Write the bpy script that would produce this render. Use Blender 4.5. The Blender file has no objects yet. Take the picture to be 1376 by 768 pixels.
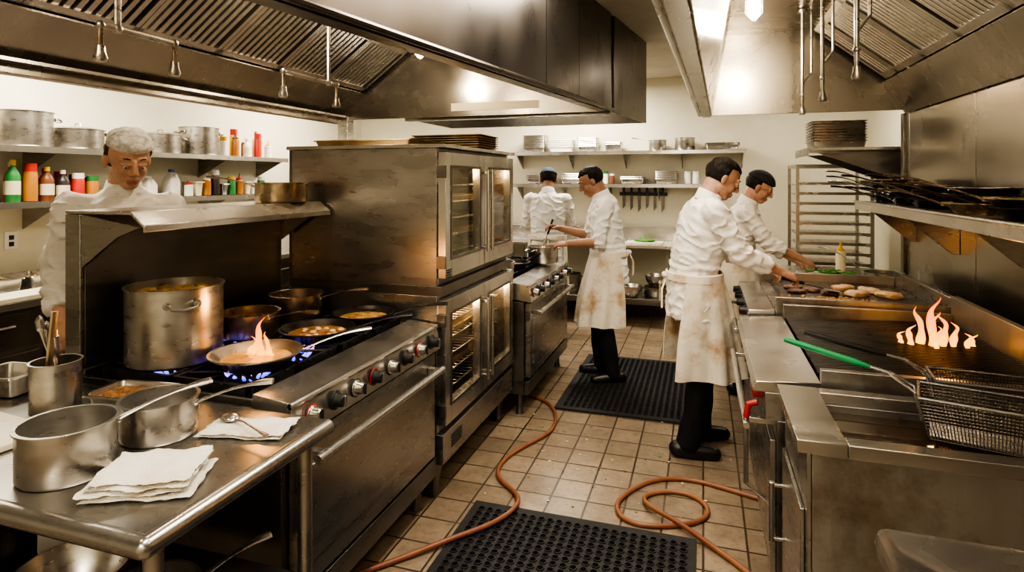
import bpy, bmesh, math, random
from math import sin, cos, pi, radians, sqrt
from mathutils import Vector, Matrix, noise
random.seed(7)
COL = bpy.context.scene.collection

# ------------------------------------------------------------------ materials
def newmat(name):
    m = bpy.data.materials.new(name); m.use_nodes = True
    nt = m.node_tree; nt.nodes.clear()
    out = nt.nodes.new('ShaderNodeOutputMaterial')
    return m, nt, out
def noise_node(nt, scale, detail=4, rough=.55, stretch=(1,1,1)):
    tc = nt.nodes.new('ShaderNodeTexCoord'); mp = nt.nodes.new('ShaderNodeMapping')
    mp.inputs['Scale'].default_value = stretch
    n = nt.nodes.new('ShaderNodeTexNoise'); n.inputs['Scale'].default_value = scale
    n.inputs['Detail'].default_value = detail; n.inputs['Roughness'].default_value = rough
    nt.links.new(tc.outputs['Object'], mp.inputs[0]); nt.links.new(mp.outputs[0], n.inputs['Vector'])
    return n
def ramp(nt, src, a, b, ca, cb):
    r = nt.nodes.new('ShaderNodeValToRGB')
    r.color_ramp.elements[0].position = a; r.color_ramp.elements[1].position = b
    r.color_ramp.elements[0].color = (*ca, 1); r.color_ramp.elements[1].color = (*cb, 1)
    nt.links.new(src, r.inputs[0]); return r
def mix(nt, f, a, b):
    m = nt.nodes.new('ShaderNodeMix'); m.data_type = 'RGBA'
    for sock, v in ((m.inputs[0], f), (m.inputs[6], a), (m.inputs[7], b)):
        if hasattr(v, 'is_linked'): nt.links.new(v, sock)
        elif isinstance(v, tuple): sock.default_value = (*v, 1)
        else: sock.default_value = v
    return m.outputs[2]
def pm(name, c1, c2=None, scale=8, rough=.5, metal=0, bump=0, bscale=None, rvar=0, stretch=(1,1,1), lo=.35, hi=.7, coat=0, sss=0, c3=None, s3=3, lo3=.55, hi3=.75, spec=None):
    m, nt, out = newmat(name)
    p = nt.nodes.new('ShaderNodeBsdfPrincipled'); nt.links.new(p.outputs[0], out.inputs[0])
    p.inputs['Base Color'].default_value = (*c1, 1)
    p.inputs['Roughness'].default_value = rough; p.inputs['Metallic'].default_value = metal
    if spec is not None: p.inputs['Specular IOR Level'].default_value = spec
    if coat: p.inputs['Coat Weight'].default_value = coat
    if sss:
        p.inputs['Subsurface Weight'].default_value = sss; p.inputs['Subsurface Radius'].default_value = (.02,.008,.004)
        p.inputs['Subsurface Scale'].default_value = .5
    soft = metal > .5 and bump < .045
    n = noise_node(nt, scale, 3 if soft else 5, .5 if soft else .6, stretch)
    col = None
    if c2 is not None:
        col = ramp(nt, n.outputs[0], lo, hi, c1, c2).outputs[0]
    if c3 is not None:
        n3 = noise_node(nt, s3, 3 if soft else 6, .45 if soft else .65)
        f = ramp(nt, n3.outputs[0], lo3-(.1 if soft else 0), hi3, (0,0,0), (1,1,1)).outputs[0]
        col = mix(nt, f, col if col is not None else c1, c3)
    if col is not None: nt.links.new(col, p.inputs['Base Color'])
    if rvar:
        mr = nt.nodes.new('ShaderNodeMapRange'); mr.inputs[1].default_value=.3; mr.inputs[2].default_value=.7
        mr.inputs[3].default_value = max(.03, rough-rvar); mr.inputs[4].default_value = min(1, rough+rvar)
        nt.links.new(n.outputs[0], mr.inputs[0]); nt.links.new(mr.outputs[0], p.inputs['Roughness'])
    if bump:
        nb = noise_node(nt, bscale or scale*3, 3, .5, stretch)
        bp = nt.nodes.new('ShaderNodeBump'); bp.inputs['Strength'].default_value = bump; bp.inputs['Distance'].default_value = .01
        nt.links.new(nb.outputs[0], bp.inputs['Height']); nt.links.new(bp.outputs[0], p.inputs['Normal'])
    return m
STEEL = pm('stainless_steel', (.40,.385,.36), (.47,.455,.43), 5, .28, .93, .012, 60, .04, (1,1,4), c3=(.29,.262,.225), s3=2.0, lo3=.45, hi3=.9)
STEEL_BR = pm('bright_brushed_steel', (.56,.54,.51), (.63,.61,.575), 6, .25, .93, .010, 90, .04, (1,1,1), c3=(.44,.41,.365), s3=2.5, lo3=.45, hi3=.95)
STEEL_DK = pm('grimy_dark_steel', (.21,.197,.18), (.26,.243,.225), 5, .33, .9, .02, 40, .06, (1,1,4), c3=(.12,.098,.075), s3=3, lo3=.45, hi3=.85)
STEEL_HOOD = pm('hood_steel', (.37,.342,.303), (.43,.40,.36), 3, .26, .93, .010, 30, .05, (1,3,1), c3=(.27,.235,.19), s3=1.6, lo3=.45, hi3=.9)
HOODDK = pm('hood_face_steel', (.155,.138,.122), (.20,.18,.16), 2, .30, .92, .010, 30, .05, (1,2,1), c3=(.10,.082,.065), s3=1.2, lo3=.4, hi3=.85)  # base colour darkened to carry the dark reflections on the hood face
WALLST = pm('wall_steel_panel', (.38,.35,.31), (.44,.41,.37), 2, .25, .93, .012, 10, .05, (1,1,1), c3=(.28,.245,.20), s3=1.4, lo3=.4, hi3=.9)
STEEL_ST = pm('stained_fryer_steel', (.37,.35,.32), (.45,.43,.40), 4, .34, .86, .05, 30, .08, (3,3,.5), c3=(.17,.115,.07), s3=4, lo3=.48, hi3=.75)
POTM = pm('worn_aluminium', (.50,.48,.45), (.60,.58,.54), 12, .30, .93, .02, 60, .05, (1,1,3), c3=(.30,.255,.20), s3=7, lo3=.5, hi3=.85)
POTGOLD = pm('heat_stained_pan', (.44,.35,.24), (.56,.47,.34), 12, .30, .92, .05, 50, .08, c3=(.16,.095,.05), s3=9, lo3=.5, hi3=.8)
IRON = pm('cast_iron', (.018,.017,.016), (.035,.03,.027), 20, .5, .4, .3, 80, .1)
BLACKPAN = pm('seasoned_black_pan', (.035,.031,.028), (.07,.06,.05), 12, .36, .8, .1, 60, .1)
BLACK = pm('black_plastic', (.015,.015,.015), rough=.4)
RUBBER = pm('black_rubber', (.010,.010,.011), (.022,.022,.022), 30, .6, 0, .2, 200)
CREAM = pm('cream_painted_wall', (.76,.72,.59), (.70,.66,.52), 2.2, .5, 0, .03, 40, c3=(.60,.54,.40), s3=1.2, lo3=.5, hi3=.95)
CEILM = pm('ceiling_panel', (.55,.50,.42), (.45,.41,.34), 3, .7)
JACKET = pm('white_chef_cotton', (.80,.775,.73), (.73,.70,.65), 5, .9, 0, .8, 15, c3=(.62,.57,.49), s3=4, lo3=.56, hi3=.88, spec=.2)
APRON = pm('stained_apron_cotton', (.78,.72,.62), (.68,.60,.49), 4, .9, 0, .5, 16, c3=(.46,.31,.17), s3=5, lo3=.50, hi3=.68, spec=.2)
TROUSER = pm('black_trouser_cotton', (.010,.010,.012), (.018,.018,.02), 6, .85, 0, .5, 20, spec=.25)
SHOE = pm('black_shoe_leather', (.012,.011,.010), rough=.35)
SKIN = pm('skin', (.53,.315,.215), (.45,.245,.165), 14, .5, 0, .08, 120, sss=.15)
SKIN2 = pm('skin_tan', (.40,.22,.14), (.33,.17,.105), 14, .5, 0, .08, 120, sss=.12)
LIP = pm('lip', (.38,.17,.13), rough=.45)
HAIR = pm('dark_hair', (.010,.007,.006), (.022,.016,.012), 40, .6, 0, .8, 120, stretch=(1,1,.3), spec=.25)
HAIRBR = pm('brown_hair', (.05,.03,.018), (.10,.06,.035), 40, .6, 0, .8, 120, stretch=(1,1,.3), spec=.25)
EYEW = pm('eye_white', (.6,.56,.5), rough=.3); EYED = pm('eye_iris', (.02,.012,.008), rough=.15)
CAPK = pm('black_cap_cloth', (.015,.016,.018), rough=.8, bump=.3, bscale=90)
CAPB = pm('navy_cap_cloth', (.03,.05,.08), rough=.8, bump=.3, bscale=90)
TOWEL = pm('white_terry_towel', (.78,.75,.68), (.70,.65,.56), 9, .95, 0, .6, 220, c3=(.64,.49,.28), s3=5, lo3=.55, hi3=.82)
BOARD = pm('cutting_board_plastic', (.72,.67,.55), (.64,.57,.44), 7, .5, c3=(.5,.38,.22), s3=5, lo3=.5, hi3=.85)
HOSE = pm('red_brown_rubber_hose', (.22,.075,.035), (.27,.11,.055), 12, .42)
HOSE2 = pm('orange_rubber_hose', (.21,.075,.035), (.33,.15,.07), 3, .42)
GREEN = pm('green_handle_grip', (.01,.28,.10), rough=.35)
RED = pm('red_plastic', (.42,.02,.015), rough=.35)
STEW = pm('potato_stew', (.42,.22,.07), (.62,.42,.17), 25, .35, 0, .5, 40, coat=.3)
SAUCE = pm('amber_oil_sauce', (.50,.25,.05), (.66,.42,.14), 18, .12, 0, .3, 40, coat=.6)
DARKFOOD = pm('browned_food', (.16,.07,.025), (.42,.22,.08), 35, .4, 0, .6, 60)
MEAT = pm('seared_burger', (.11,.045,.025), (.24,.12,.065), 40, .45, 0, .8, 70)
CHICK = pm('grilled_chicken', (.70,.48,.28), (.50,.26,.10), 22, .4, 0, .5, 50, lo=.45, hi=.75)
HASH = pm('chopped_hash', (.52,.33,.10), (.30,.15,.05), 60, .5, 0, .8, 70)
OIL = pm('dark_fryer_oil', (.03,.014,.006), rough=.06, coat=.5)
HERB = pm('chopped_herbs', (.05,.22,.03), (.10,.34,.05), 40, .6)
GRIDM = pm('seasoned_griddle_plate', (.085,.073,.062), (.16,.142,.125), 6, .30, .8, .06, 30, .1, c3=(.04,.025,.016), s3=6, lo3=.42, hi3=.75)
BASTEEL = pm('baked_sheet_pan', (.44,.32,.18), (.60,.47,.28), 12, .4, .9, .1, 40, .1)
def plastic(name, c, r=.35): return pm(name, c, rough=r)
PC = {k: plastic('plastic_'+k, v) for k, v in dict(white=(.76,.75,.70), red=(.48,.03,.02), yellow=(.72,.45,.03), green=(.03,.19,.05), brown=(.16,.06,.025), orange=(.62,.2,.03), cream=(.72,.64,.46), dark=(.03,.02,.02), blue=(.05,.12,.3), amber=(.38,.16,.03)).items()}
def glassmat(name, tint=(.88,.86,.80), f=.12):
    m, nt, out = newmat(name)
    t = nt.nodes.new('ShaderNodeBsdfTransparent'); t.inputs[0].default_value = (*tint, 1)
    g = nt.nodes.new('ShaderNodeBsdfGlossy'); g.inputs[0].default_value = (.8,.78,.74,1); g.inputs[1].default_value = .10
    n = noise_node(nt, 4); r = ramp(nt, n.outputs[0], .3, .8, (f,)*3, (f+.16,)*3)
    x = nt.nodes.new('ShaderNodeMixShader'); nt.links.new(r.outputs[0], x.inputs[0])
    nt.links.new(t.outputs[0], x.inputs[1]); nt.links.new(g.outputs[0], x.inputs[2]); nt.links.new(x.outputs[0], out.inputs[0])
    return m
GLASS = glassmat('oven_door_glass')
def netmat():
    m, nt, out = newmat('hairnet_mesh')
    t = nt.nodes.new('ShaderNodeBsdfTransparent'); d = nt.nodes.new('ShaderNodeBsdfDiffuse'); d.inputs[0].default_value = (.90,.88,.84,1)
    v = noise_node(nt, 45, 3); r = ramp(nt, v.outputs[0], .36, .66, (.45,)*3, (.82,)*3)
    x = nt.nodes.new('ShaderNodeMixShader'); nt.links.new(r.outputs[0], x.inputs[0])
    nt.links.new(t.outputs[0], x.inputs[1]); nt.links.new(d.outputs[0], x.inputs[2]); nt.links.new(x.outputs[0], out.inputs[0]); return m
NET = netmat()
def emis(name, c, s):
    m, nt, out = newmat(name); e = nt.nodes.new('ShaderNodeEmission'); e.inputs[0].default_value = (*c, 1); e.inputs[1].default_value = s
    nt.links.new(e.outputs[0], out.inputs[0]); return m
LAMPM = emis('lamp_glow', (1,.88,.66), 24)
TUBEM = emis('fluorescent_diffuser', (1,.93,.80), 4)
def flamemat(name, H, base, mid, tip, s):
    m, nt, out = newmat(name)
    tc = nt.nodes.new('ShaderNodeTexCoord'); sp = nt.nodes.new('ShaderNodeSeparateXYZ'); nt.links.new(tc.outputs['Object'], sp.inputs[0])
    mr = nt.nodes.new('ShaderNodeMath'); mr.operation = 'DIVIDE'; nt.links.new(sp.outputs[2], mr.inputs[0]); mr.inputs[1].default_value = H
    cr = nt.nodes.new('ShaderNodeValToRGB'); e = cr.color_ramp.elements
    e[0].position = 0; e[0].color = (*base, 1); e[1].position = 1; e[1].color = (*tip, 1); k = cr.color_ramp.elements.new(.45); k.color = (*mid, 1)
    nt.links.new(mr.outputs[0], cr.inputs[0])
    em = nt.nodes.new('ShaderNodeEmission'); em.inputs[1].default_value = s; nt.links.new(cr.outputs[0], em.inputs[0])
    lw = nt.nodes.new('ShaderNodeLayerWeight'); lw.inputs[0].default_value = .35
    r = ramp(nt, lw.outputs['Facing'], .05, .95, (.80,)*3, (.03,)*3)
    t = nt.nodes.new('ShaderNodeBsdfTransparent'); x = nt.nodes.new('ShaderNodeMixShader')
    nt.links.new(r.outputs[0], x.inputs[0]); nt.links.new(t.outputs[0], x.inputs[1]); nt.links.new(em.outputs[0], x.inputs[2]); nt.links.new(x.outputs[0], out.inputs[0])
    return m
FLAME = flamemat('orange_flame', .18, (1,.42,.05), (1,.24,.012), (.95,.07,.0), 3.0)
BLUE = flamemat('blue_gas_flame', .03, (.04,.06,1), (.15,.18,1), (.8,.3,.3), 2.4)
def floormat():
    m, nt, out = newmat('quarry_tile_floor')
    p = nt.nodes.new('ShaderNodeBsdfPrincipled'); nt.links.new(p.outputs[0], out.inputs[0])
    tc = nt.nodes.new('ShaderNodeTexCoord'); b = nt.nodes.new('ShaderNodeTexBrick')
    b.offset = 0; b.squash = 1
    b.inputs['Scale'].default_value = 1; b.inputs['Brick Width'].default_value = .185; b.inputs['Row Height'].default_value = .185
    b.inputs['Mortar Size'].default_value = .0055; b.inputs['Mortar Smooth'].default_value = .2; b.inputs['Bias'].default_value = 0
    b.inputs['Color1'].default_value = (.37,.285,.20,1); b.inputs['Color2'].default_value = (.27,.205,.14,1); b.inputs['Mortar'].default_value = (.03,.02,.014,1)
    nt.links.new(tc.outputs['Object'], b.inputs['Vector'])
    n = noise_node(nt, 2.2, 7, .7); f = ramp(nt, n.outputs[0], .38, .70, (0,0,0), (.85,)*3).outputs[0]
    n2 = noise_node(nt, 26, 5, .7); f2 = ramp(nt, n2.outputs[0], .50, .75, (0,0,0), (.65,)*3).outputs[0]
    c = mix(nt, f, b.outputs[0], (.14,.10,.065)); c = mix(nt, f2, c, (.10,.07,.045)); nt.links.new(c, p.inputs['Base Color'])
    rr_ = ramp(nt, n.outputs[0], .35, .7, (.24,)*3, (.5,)*3); nt.links.new(rr_.outputs[0], p.inputs['Roughness'])
    bp = nt.nodes.new('ShaderNodeBump'); bp.invert = True; bp.inputs['Strength'].default_value = .5; bp.inputs['Distance'].default_value = .006
    nt.links.new(b.outputs['Fac'], bp.inputs['Height']); nt.links.new(bp.outputs[0], p.inputs['Normal'])
    return m
FLOORM = floormat()

# ------------------------------------------------------------------ mesh builder
class B:
    def __init__(s): s.v=[]; s.f=[]; s.m=[]; s.mats=[]
    def mi(s, mat):
        if mat not in s.mats: s.mats.append(mat)
        return s.mats.index(mat)
    def add(s, vs, fs, mat, M=None):
        o=len(s.v); k=s.mi(mat)
        for p in vs:
            p=Vector(p); s.v.append(M@p if M else p)
        for f in fs: s.f.append([i+o for i in f]); s.m.append(k)
    def hexa(s, P, mat, M=None):
        s.add(P, [(3,2,1,0),(4,5,6,7),(0,1,5,4),(1,2,6,5),(2,3,7,6),(3,0,4,7)], mat, M)
    def box(s, x0,y0,z0,x1,y1,z1, mat, M=None):
        if x0>x1:x0,x1=x1,x0
        if y0>y1:y0,y1=y1,y0
        if z0>z1:z0,z1=z1,z0
        s.hexa([(x0,y0,z0),(x1,y0,z0),(x1,y1,z0),(x0,y1,z0),(x0,y0,z1),(x1,y0,z1),(x1,y1,z1),(x0,y1,z1)], mat, M)
    def loft(s, rings, mat, M=None, cap0=False, cap1=False, closed=True):
        n=len(rings[0]); vs=[p for r in rings for p in r]; fs=[]
        for i in range(len(rings)-1):
            for j in range(n if closed else n-1):
                k=(j+1)%n; fs.append((i*n+j,i*n+k,(i+1)*n+k,(i+1)*n+j))
        if cap0: fs.append(tuple(range(n))[::-1])
        if cap1: fs.append(tuple(range((len(rings)-1)*n, len(rings)*n)))
        s.add(vs, fs, mat, M)
    def lathe(s, prof, mat, seg=32, M=None):
        rings=[[(max(r,1e-4)*cos(2*pi*j/seg), max(r,1e-4)*sin(2*pi*j/seg), z) for j in range(seg)] for r,z in prof]
        s.loft(rings, mat, M)
    def tube(s, pts, r, mat, seg=10, M=None, flat=1.0, caps=True):
        pts=[Vector(p) for p in pts]; n=len(pts)
        if isinstance(r,(int,float)): r=[r]*n
        T=[(pts[min(i+1,n-1)]-pts[max(i-1,0)]).normalized() for i in range(n)]
        up=Vector((0,0,1)) if abs(T[0].z)<.9 else Vector((1,0,0))
        a=T[0].cross(up).normalized(); rings=[]
        for i in range(n):
            a=(a-T[i]*a.dot(T[i])).normalized(); b=T[i].cross(a)
            rings.append([pts[i]+a*(cos(2*pi*j/seg)*r[i])+b*(sin(2*pi*j/seg)*r[i]*flat) for j in range(seg)])
        s.loft(rings, mat, M, caps, caps)
    def ball(s, c, rad, mat, seg=16, M=None, nz=0):
        c=Vector(c); rad=rad if isinstance(rad,(tuple,list)) else (rad,)*3; rings=[]
        for i in range(seg//2+1):
            ph=-pi/2+pi*i/(seg//2); rings.append([(c.x+rad[0]*max(cos(ph),1e-3)*cos(2*pi*j/seg), c.y+rad[1]*max(cos(ph),1e-3)*sin(2*pi*j/seg), c.z+rad[2]*sin(ph)) for j in range(seg)])
        if nz: rings=[[Vector(p)+(Vector(p)-c)*nz*noise.noise(Vector(p)*35) for p in r] for r in rings]
        s.loft(rings, mat, M, True, True)
    def obj(s, name, loc=(0,0,0), rot=0, bev=0, smooth=35, sub=0):
        me=bpy.data.meshes.new(name); me.from_pydata([tuple(p) for p in s.v], [], s.f)
        for m in s.mats: me.materials.append(m)
        me.polygons.foreach_set('material_index', s.m)
        bm=bmesh.new(); bm.from_mesh(me); bmesh.ops.recalc_face_normals(bm, faces=bm.faces); bm.to_mesh(me); bm.free()
        me.shade_smooth(); me.set_sharp_from_angle(angle=radians(smooth))
        o=bpy.data.objects.new(name, me); COL.objects.link(o); o.location=loc; o.rotation_euler=(0,0,rot)
        if bev:
            b=o.modifiers.new('bevel','BEVEL'); b.width=bev; b.segments=2; b.limit_method='ANGLE'; b.angle_limit=radians(50)
        return o
def rr(cx,cy,lx,ly,rad,z,n=4):
    P=[]
    for (sx,sy,a0) in ((1,1,0),(-1,1,90),(-1,-1,180),(1,-1,270)):
        for i in range(n+1):
            a=radians(a0+90*i/n); P.append((cx+sx*(lx/2-rad)+rad*cos(a), cy+sy*(ly/2-rad)+rad*sin(a), z))
    return P
# note: rr corner centres use quadrant signs directly
def rr(cx,cy,lx,ly,rad,z,n=4):
    P=[]
    for (sx,sy,a0) in ((1,1,0),(-1,1,90),(-1,-1,180),(1,-1,270)):
        for i in range(n+1):
            a=radians(a0+90*i/n); P.append((cx+sx*(lx/2-rad)+rad*cos(a), cy+sy*(ly/2-rad)+rad*sin(a), z))
    return P

# ------------------------------------------------------------------ room shell
def simple(name, boxes, mat, bev=0):
    b=B()
    for x in boxes: b.box(*x, mat)
    return b.obj(name, bev=bev)
simple('floor', [(-4.6,-1.6,-.1,2.0,7.3,0)], FLOORM)
simple('ceiling', [(-4.6,-1.6,2.8,2.0,7.3,2.9)], CEILM)
simple('wall_left', [(-4.6,-1.6,0,-4.5,7.3,2.8)], CREAM)
simple('wall_back', [(-4.5,7.2,0,1.7,7.3,2.8)], CREAM)
simple('wall_front', [(-4.5,-1.6,0,1.36,-1.5,2.8)], CREAM)
simple('wall_right_end', [(1.7,4.85,0,1.8,7.3,2.8)], CREAM)
b=B(); b.box(1.37,-1.6,0,1.8,4.85,2.8, STEEL_DK)
y=-1.55
while y<4.8:
    y2=min(y+1.05,4.85); b.box(1.355,y+.004,.02,1.371,y2-.004,2.78, WALLST); y=y2
b.obj('wall_right', bev=.002)
simple('trim_1', [(1.335,4.81,0,1.356,4.87,2.08),(1.69,4.86,0,1.70,4.9,2.08)], STEEL_DK, .002)
simple('baseboard_back', [(-4.5,7.185,0,1.7,7.2,.12)], pm('cove_base',(.12,.06,.035),rough=.5))

# ------------------------------------------------------------------ hoods
XL=lambda y:-1.08+.1564*(y-1.33)
b=B()
def panel(b,p,q,th,z0,z1,mat,side=-1):
    p=Vector((p[0],p[1],0)); q=Vector((q[0],q[1],0)); d=(q-p).normalized(); n=Vector((-d.y,d.x,0))*th*side
    b.hexa([(p.x,p.y,z0),(q.x,q.y,z0),(q.x+n.x,q.y+n.y,z0),(p.x+n.x,p.y+n.y,z0),(p.x,p.y,z1),(q.x,q.y,z1),(q.x+n.x,q.y+n.y,z1),(p.x+n.x,p.y+n.y,z1)], mat)
def sheet(b,P,th,mat):
    P=[Vector(p) for p in P]; n=(P[1]-P[0]).cross(P[3]-P[0]).normalized()*th
    b.hexa([*P, *[p+n for p in P]], mat)
Y0,Y1=-.9,4.25
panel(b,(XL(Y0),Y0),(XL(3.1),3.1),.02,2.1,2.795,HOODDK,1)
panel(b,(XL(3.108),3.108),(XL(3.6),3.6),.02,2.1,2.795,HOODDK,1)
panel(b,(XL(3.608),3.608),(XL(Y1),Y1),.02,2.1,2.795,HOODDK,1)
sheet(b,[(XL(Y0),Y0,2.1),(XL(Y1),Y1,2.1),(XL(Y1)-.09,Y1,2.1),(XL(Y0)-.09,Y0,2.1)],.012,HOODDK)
b.tube([(XL(Y0)+.012,Y0,2.11),(XL(Y1)+.012,Y1,2.11)],.014,HOODDK)
sheet(b,[(XL(Y0)-.09,Y0,2.1),(XL(Y1)-.09,Y1,2.1),(-1.5,Y1,2.6),(-1.7,Y0,2.6)],.012,STEEL_HOOD)
b.box(-2.2,Y0,2.61,-1.45,Y1,2.64,HOODDK)
b.box(-2.90,Y0,2.08,-2.86,Y1,2.36,STEEL_HOOD)
b.tube([(-2.89,Y0,2.09),(-2.89,Y1,2.09)],.02,STEEL_BR)
b.box(-2.858,Y0,2.12,-2.79,Y1,2.135,STEEL)
sheet(b,[(-2.855,Y0,2.14),(-2.855,Y1,2.14),(-2.6,Y1,2.31),(-2.6,Y0,2.31)],.012,STEEL_HOOD)
sheet(b,[(-2.9,Y0,2.362),(-2.9,Y1,2.362),(-2.5,Y1,2.795),(-2.5,Y0,2.795)],.012,STEEL_HOOD)
b.hexa([(-2.857,Y1-.02,2.1),(XL(Y1)-.025,Y1-.02,2.1),(XL(Y1)-.025,Y1,2.1),(-2.857,Y1,2.1),(-2.857,Y1-.02,2.7),(XL(Y1)-.025,Y1-.02,2.7),(XL(Y1)-.025,Y1,2.7),(-2.857,Y1,2.7)],STEEL_HOOD)
b.box(-1.85,Y1-.024,2.14,-1.15,Y1-.0205,2.20,PC['cream'])
b.box(-2.857,Y0,2.1,-1.45,Y0+.02,2.7,STEEL_HOOD)
b.obj('exhaust_hood')
def filters(name, x0,z0,x1,z1,ya,yb,mat,back):
    b=B(); d=Vector((x1-x0,0,z1-z0)); L=d.length; d.normalize(); nrm=Vector((-d.z,0,d.x))
    if back*nrm.x<0 : nrm=-nrm
    sheet(b,[(x0+nrm.x*.05,ya,z0+nrm.z*.05),(x0+nrm.x*.05,yb,z0+nrm.z*.05),(x1+nrm.x*.05,yb,z1+nrm.z*.05),(x1+nrm.x*.05,ya,z1+nrm.z*.05)],.004,BLACK)
    y=ya; 
    while y<yb-.2:
        w=min(.5,yb-y)
        def bar(p,q,wy):
            p=Vector(p);q=Vector(q)
            o=nrm*.03
            b.hexa([p,p+Vector((0,wy,0)),q+Vector((0,wy,0)),q,p+o,p+o+Vector((0,wy,0)),q+o+Vector((0,wy,0)),q+o],mat)
        A=Vector((x0,0,z0)); Z=Vector((x1,0,z1))
        bar((x0,y,z0),(x1,y,z1),.025); bar((x0,y+w-.025,z0),(x1,y+w-.025,z1),.025)
        for s in (0,.92): 
            p=A+d*(L*s); q=A+d*(L*(s+.08)); bar((p.x,y,p.z),(q.x,y,q.z),w)
        k=y+.05
        while k<y+w-.06:
            p=A+d*(L*.06)+nrm*.008; q=A+d*(L*.94)+nrm*.008
            b.hexa([(p.x,k,p.z),(p.x,k+.026,p.z),(q.x,k+.026,q.z),(q.x,k,q.z)]+[(p.x+nrm.x*.02,k-.006,p.z+nrm.z*.02),(p.x+nrm.x*.02,k+.004,p.z+nrm.z*.02),(q.x+nrm.x*.02,k+.004,q.z+nrm.z*.02),(q.x+nrm.x*.02,k-.006,q.z+nrm.z*.02)],mat)
            k+=.047
        y+=w+.004
    return b.obj(name)
filters('grease_filter_bank',-2.6,2.32,-2.2,2.61,-.85,4.2,STEEL_BR,-1)
filters('grease_filter_bank',1.2,2.31,.75,2.68,-.6,4.7,STEEL_BR,1)
b=B(); Y2,Y3=4.32,5.25
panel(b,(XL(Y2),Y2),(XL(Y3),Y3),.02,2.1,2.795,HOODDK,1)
b.box(-2.3,Y2,2.1,-2.28,Y3,2.795,STEEL_HOOD); b.box(-2.28,Y3-.02,2.1,XL(Y3)-.03,Y3,2.795,STEEL_HOOD); b.box(-2.28,Y2,2.1,XL(Y2)-.03,Y2+.02,2.795,STEEL_HOOD)
b.box(-2.28,Y2+.02,2.45,XL(Y2)-.03,Y3-.02,2.47,STEEL_HOOD)
b.box(-2.3,Y2,2.085,XL(Y2)-.03,Y2+.06,2.099,STEEL_BR)
b.box(-1.9,Y2+.2,2.40,-.9,Y3-.2,2.44,TUBEM)
b.obj('exhaust_hood', bev=.002)
XR=lambda y:-.12+.03*(y-1.64)
b=B(); Y0,Y1=-.7,4.78
panel(b,(XR(Y0),Y0),(XR(Y1),Y1),.02,2.1,2.795,STEEL_HOOD,-1)
sheet(b,[(XR(Y0)+.02,Y0,2.1),(XR(Y1)+.02,Y1,2.1),(XR(Y1)+.08,Y1,2.1),(XR(Y0)+.08,Y0,2.1)],.012,STEEL_BR)
b.tube([(XR(Y0),Y0,2.105),(XR(Y1),Y1,2.105)],.014,STEEL_BR)
sheet(b,[(XR(Y0)+.08,Y0,2.1),(XR(Y1)+.08,Y1,2.1),(.16,Y1,2.7),(.14,Y0,2.7)],.01,STEEL_BR)
b.box(.1,Y0,2.7,.82,Y1,2.73,STEEL_HOOD)
sheet(b,[(1.2,Y0,2.3),(1.2,Y1,2.3),(1.345,Y1,2.08),(1.345,Y0,2.08)],.01,STEEL_HOOD)
b.box(XR(Y1)+.022,Y1,2.1,1.35,Y1+.02,2.78,STEEL_HOOD)
b.box(XR(Y0)+.022,Y0-.02,2.1,1.35,Y0,2.78,STEEL_HOOD)
b.obj('exhaust_hood', bev=.002)
simple('hood_support_post',[(-2.80,4.13,0,-2.71,4.22,2.1)],STEEL,.004)

def jarlight(x,y,z,E,name='hood_jar_light'):
    b=B(); b.lathe([(0,.02),(.055,.02),(.055,-.02),(.042,-.025),(.042,0)],STEEL_BR)
    b.lathe([(.036,-.025),(.04,-.06),(.036,-.11),(.015,-.13),(0,-.13)],LAMPM,20)
    for k in range(6):
        a=k*pi/3; b.tube([(.046*cos(a),.046*sin(a),-.02),(.047*cos(a),.047*sin(a),-.1),(.012*cos(a),.012*sin(a),-.14)],.002,STEEL_BR,6)
    b.obj(name,(x,y,z))
    l=bpy.data.lights.new(name+'_lamp','POINT'); l.energy=E; l.color=(1,.81,.56); l.shadow_soft_size=.06
    o=bpy.data.objects.new(name+'_lamp',l); o.location=(x,y,z-.21); COL.objects.link(o)
jarlight(.28,3.72,2.68,24)
jarlight(.45,1.5,2.68,18)
for yy in (.7,2.3,3.7): jarlight(-1.85,yy,2.585,13)
def arealight(name,x,y,z,sx,sy,E,col=(1,.90,.75)):
    b=B(); b.box(-sx/2-.03,-sy/2-.03,.005,sx/2+.03,sy/2+.03,.05,PC['white']); b.box(-sx/2,-sy/2,-.004,sx/2,sy/2,.004,TUBEM)
    b.obj(name,(x,y,z))
    l=bpy.data.lights.new(name+'_lamp','AREA'); l.shape='RECTANGLE'; l.size=sx; l.size_y=sy; l.energy=E; l.color=col
    o=bpy.data.objects.new(name+'_lamp',l); o.location=(x,y,z-.02); COL.objects.link(o)
arealight('added_fill_panel',-3.7,2.6,2.75,.5,1.2,58)
arealight('added_fill_panel',-3.7,5.3,2.75,.5,1.2,44)
arealight('added_fill_panel',-1.35,6.35,2.75,1.0,.5,54)
arealight('added_fill_panel',-.65,.9,2.75,.35,1.2,25)
arealight('added_fill_panel',-.42,2.75,2.75,.25,1.2,32)
arealight('added_fill_panel',.9,5.9,2.75,.5,.5,16)
arealight('added_fill_panel',-.8,-1.2,2.75,1.2,.5,34)  # added fill light behind the camera, brightens the near steel
arealight('added_fill_panel',.8,-1.2,2.75,1.0,.5,20)  # second added fill out of view, lifts table, range and fryer side

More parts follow.
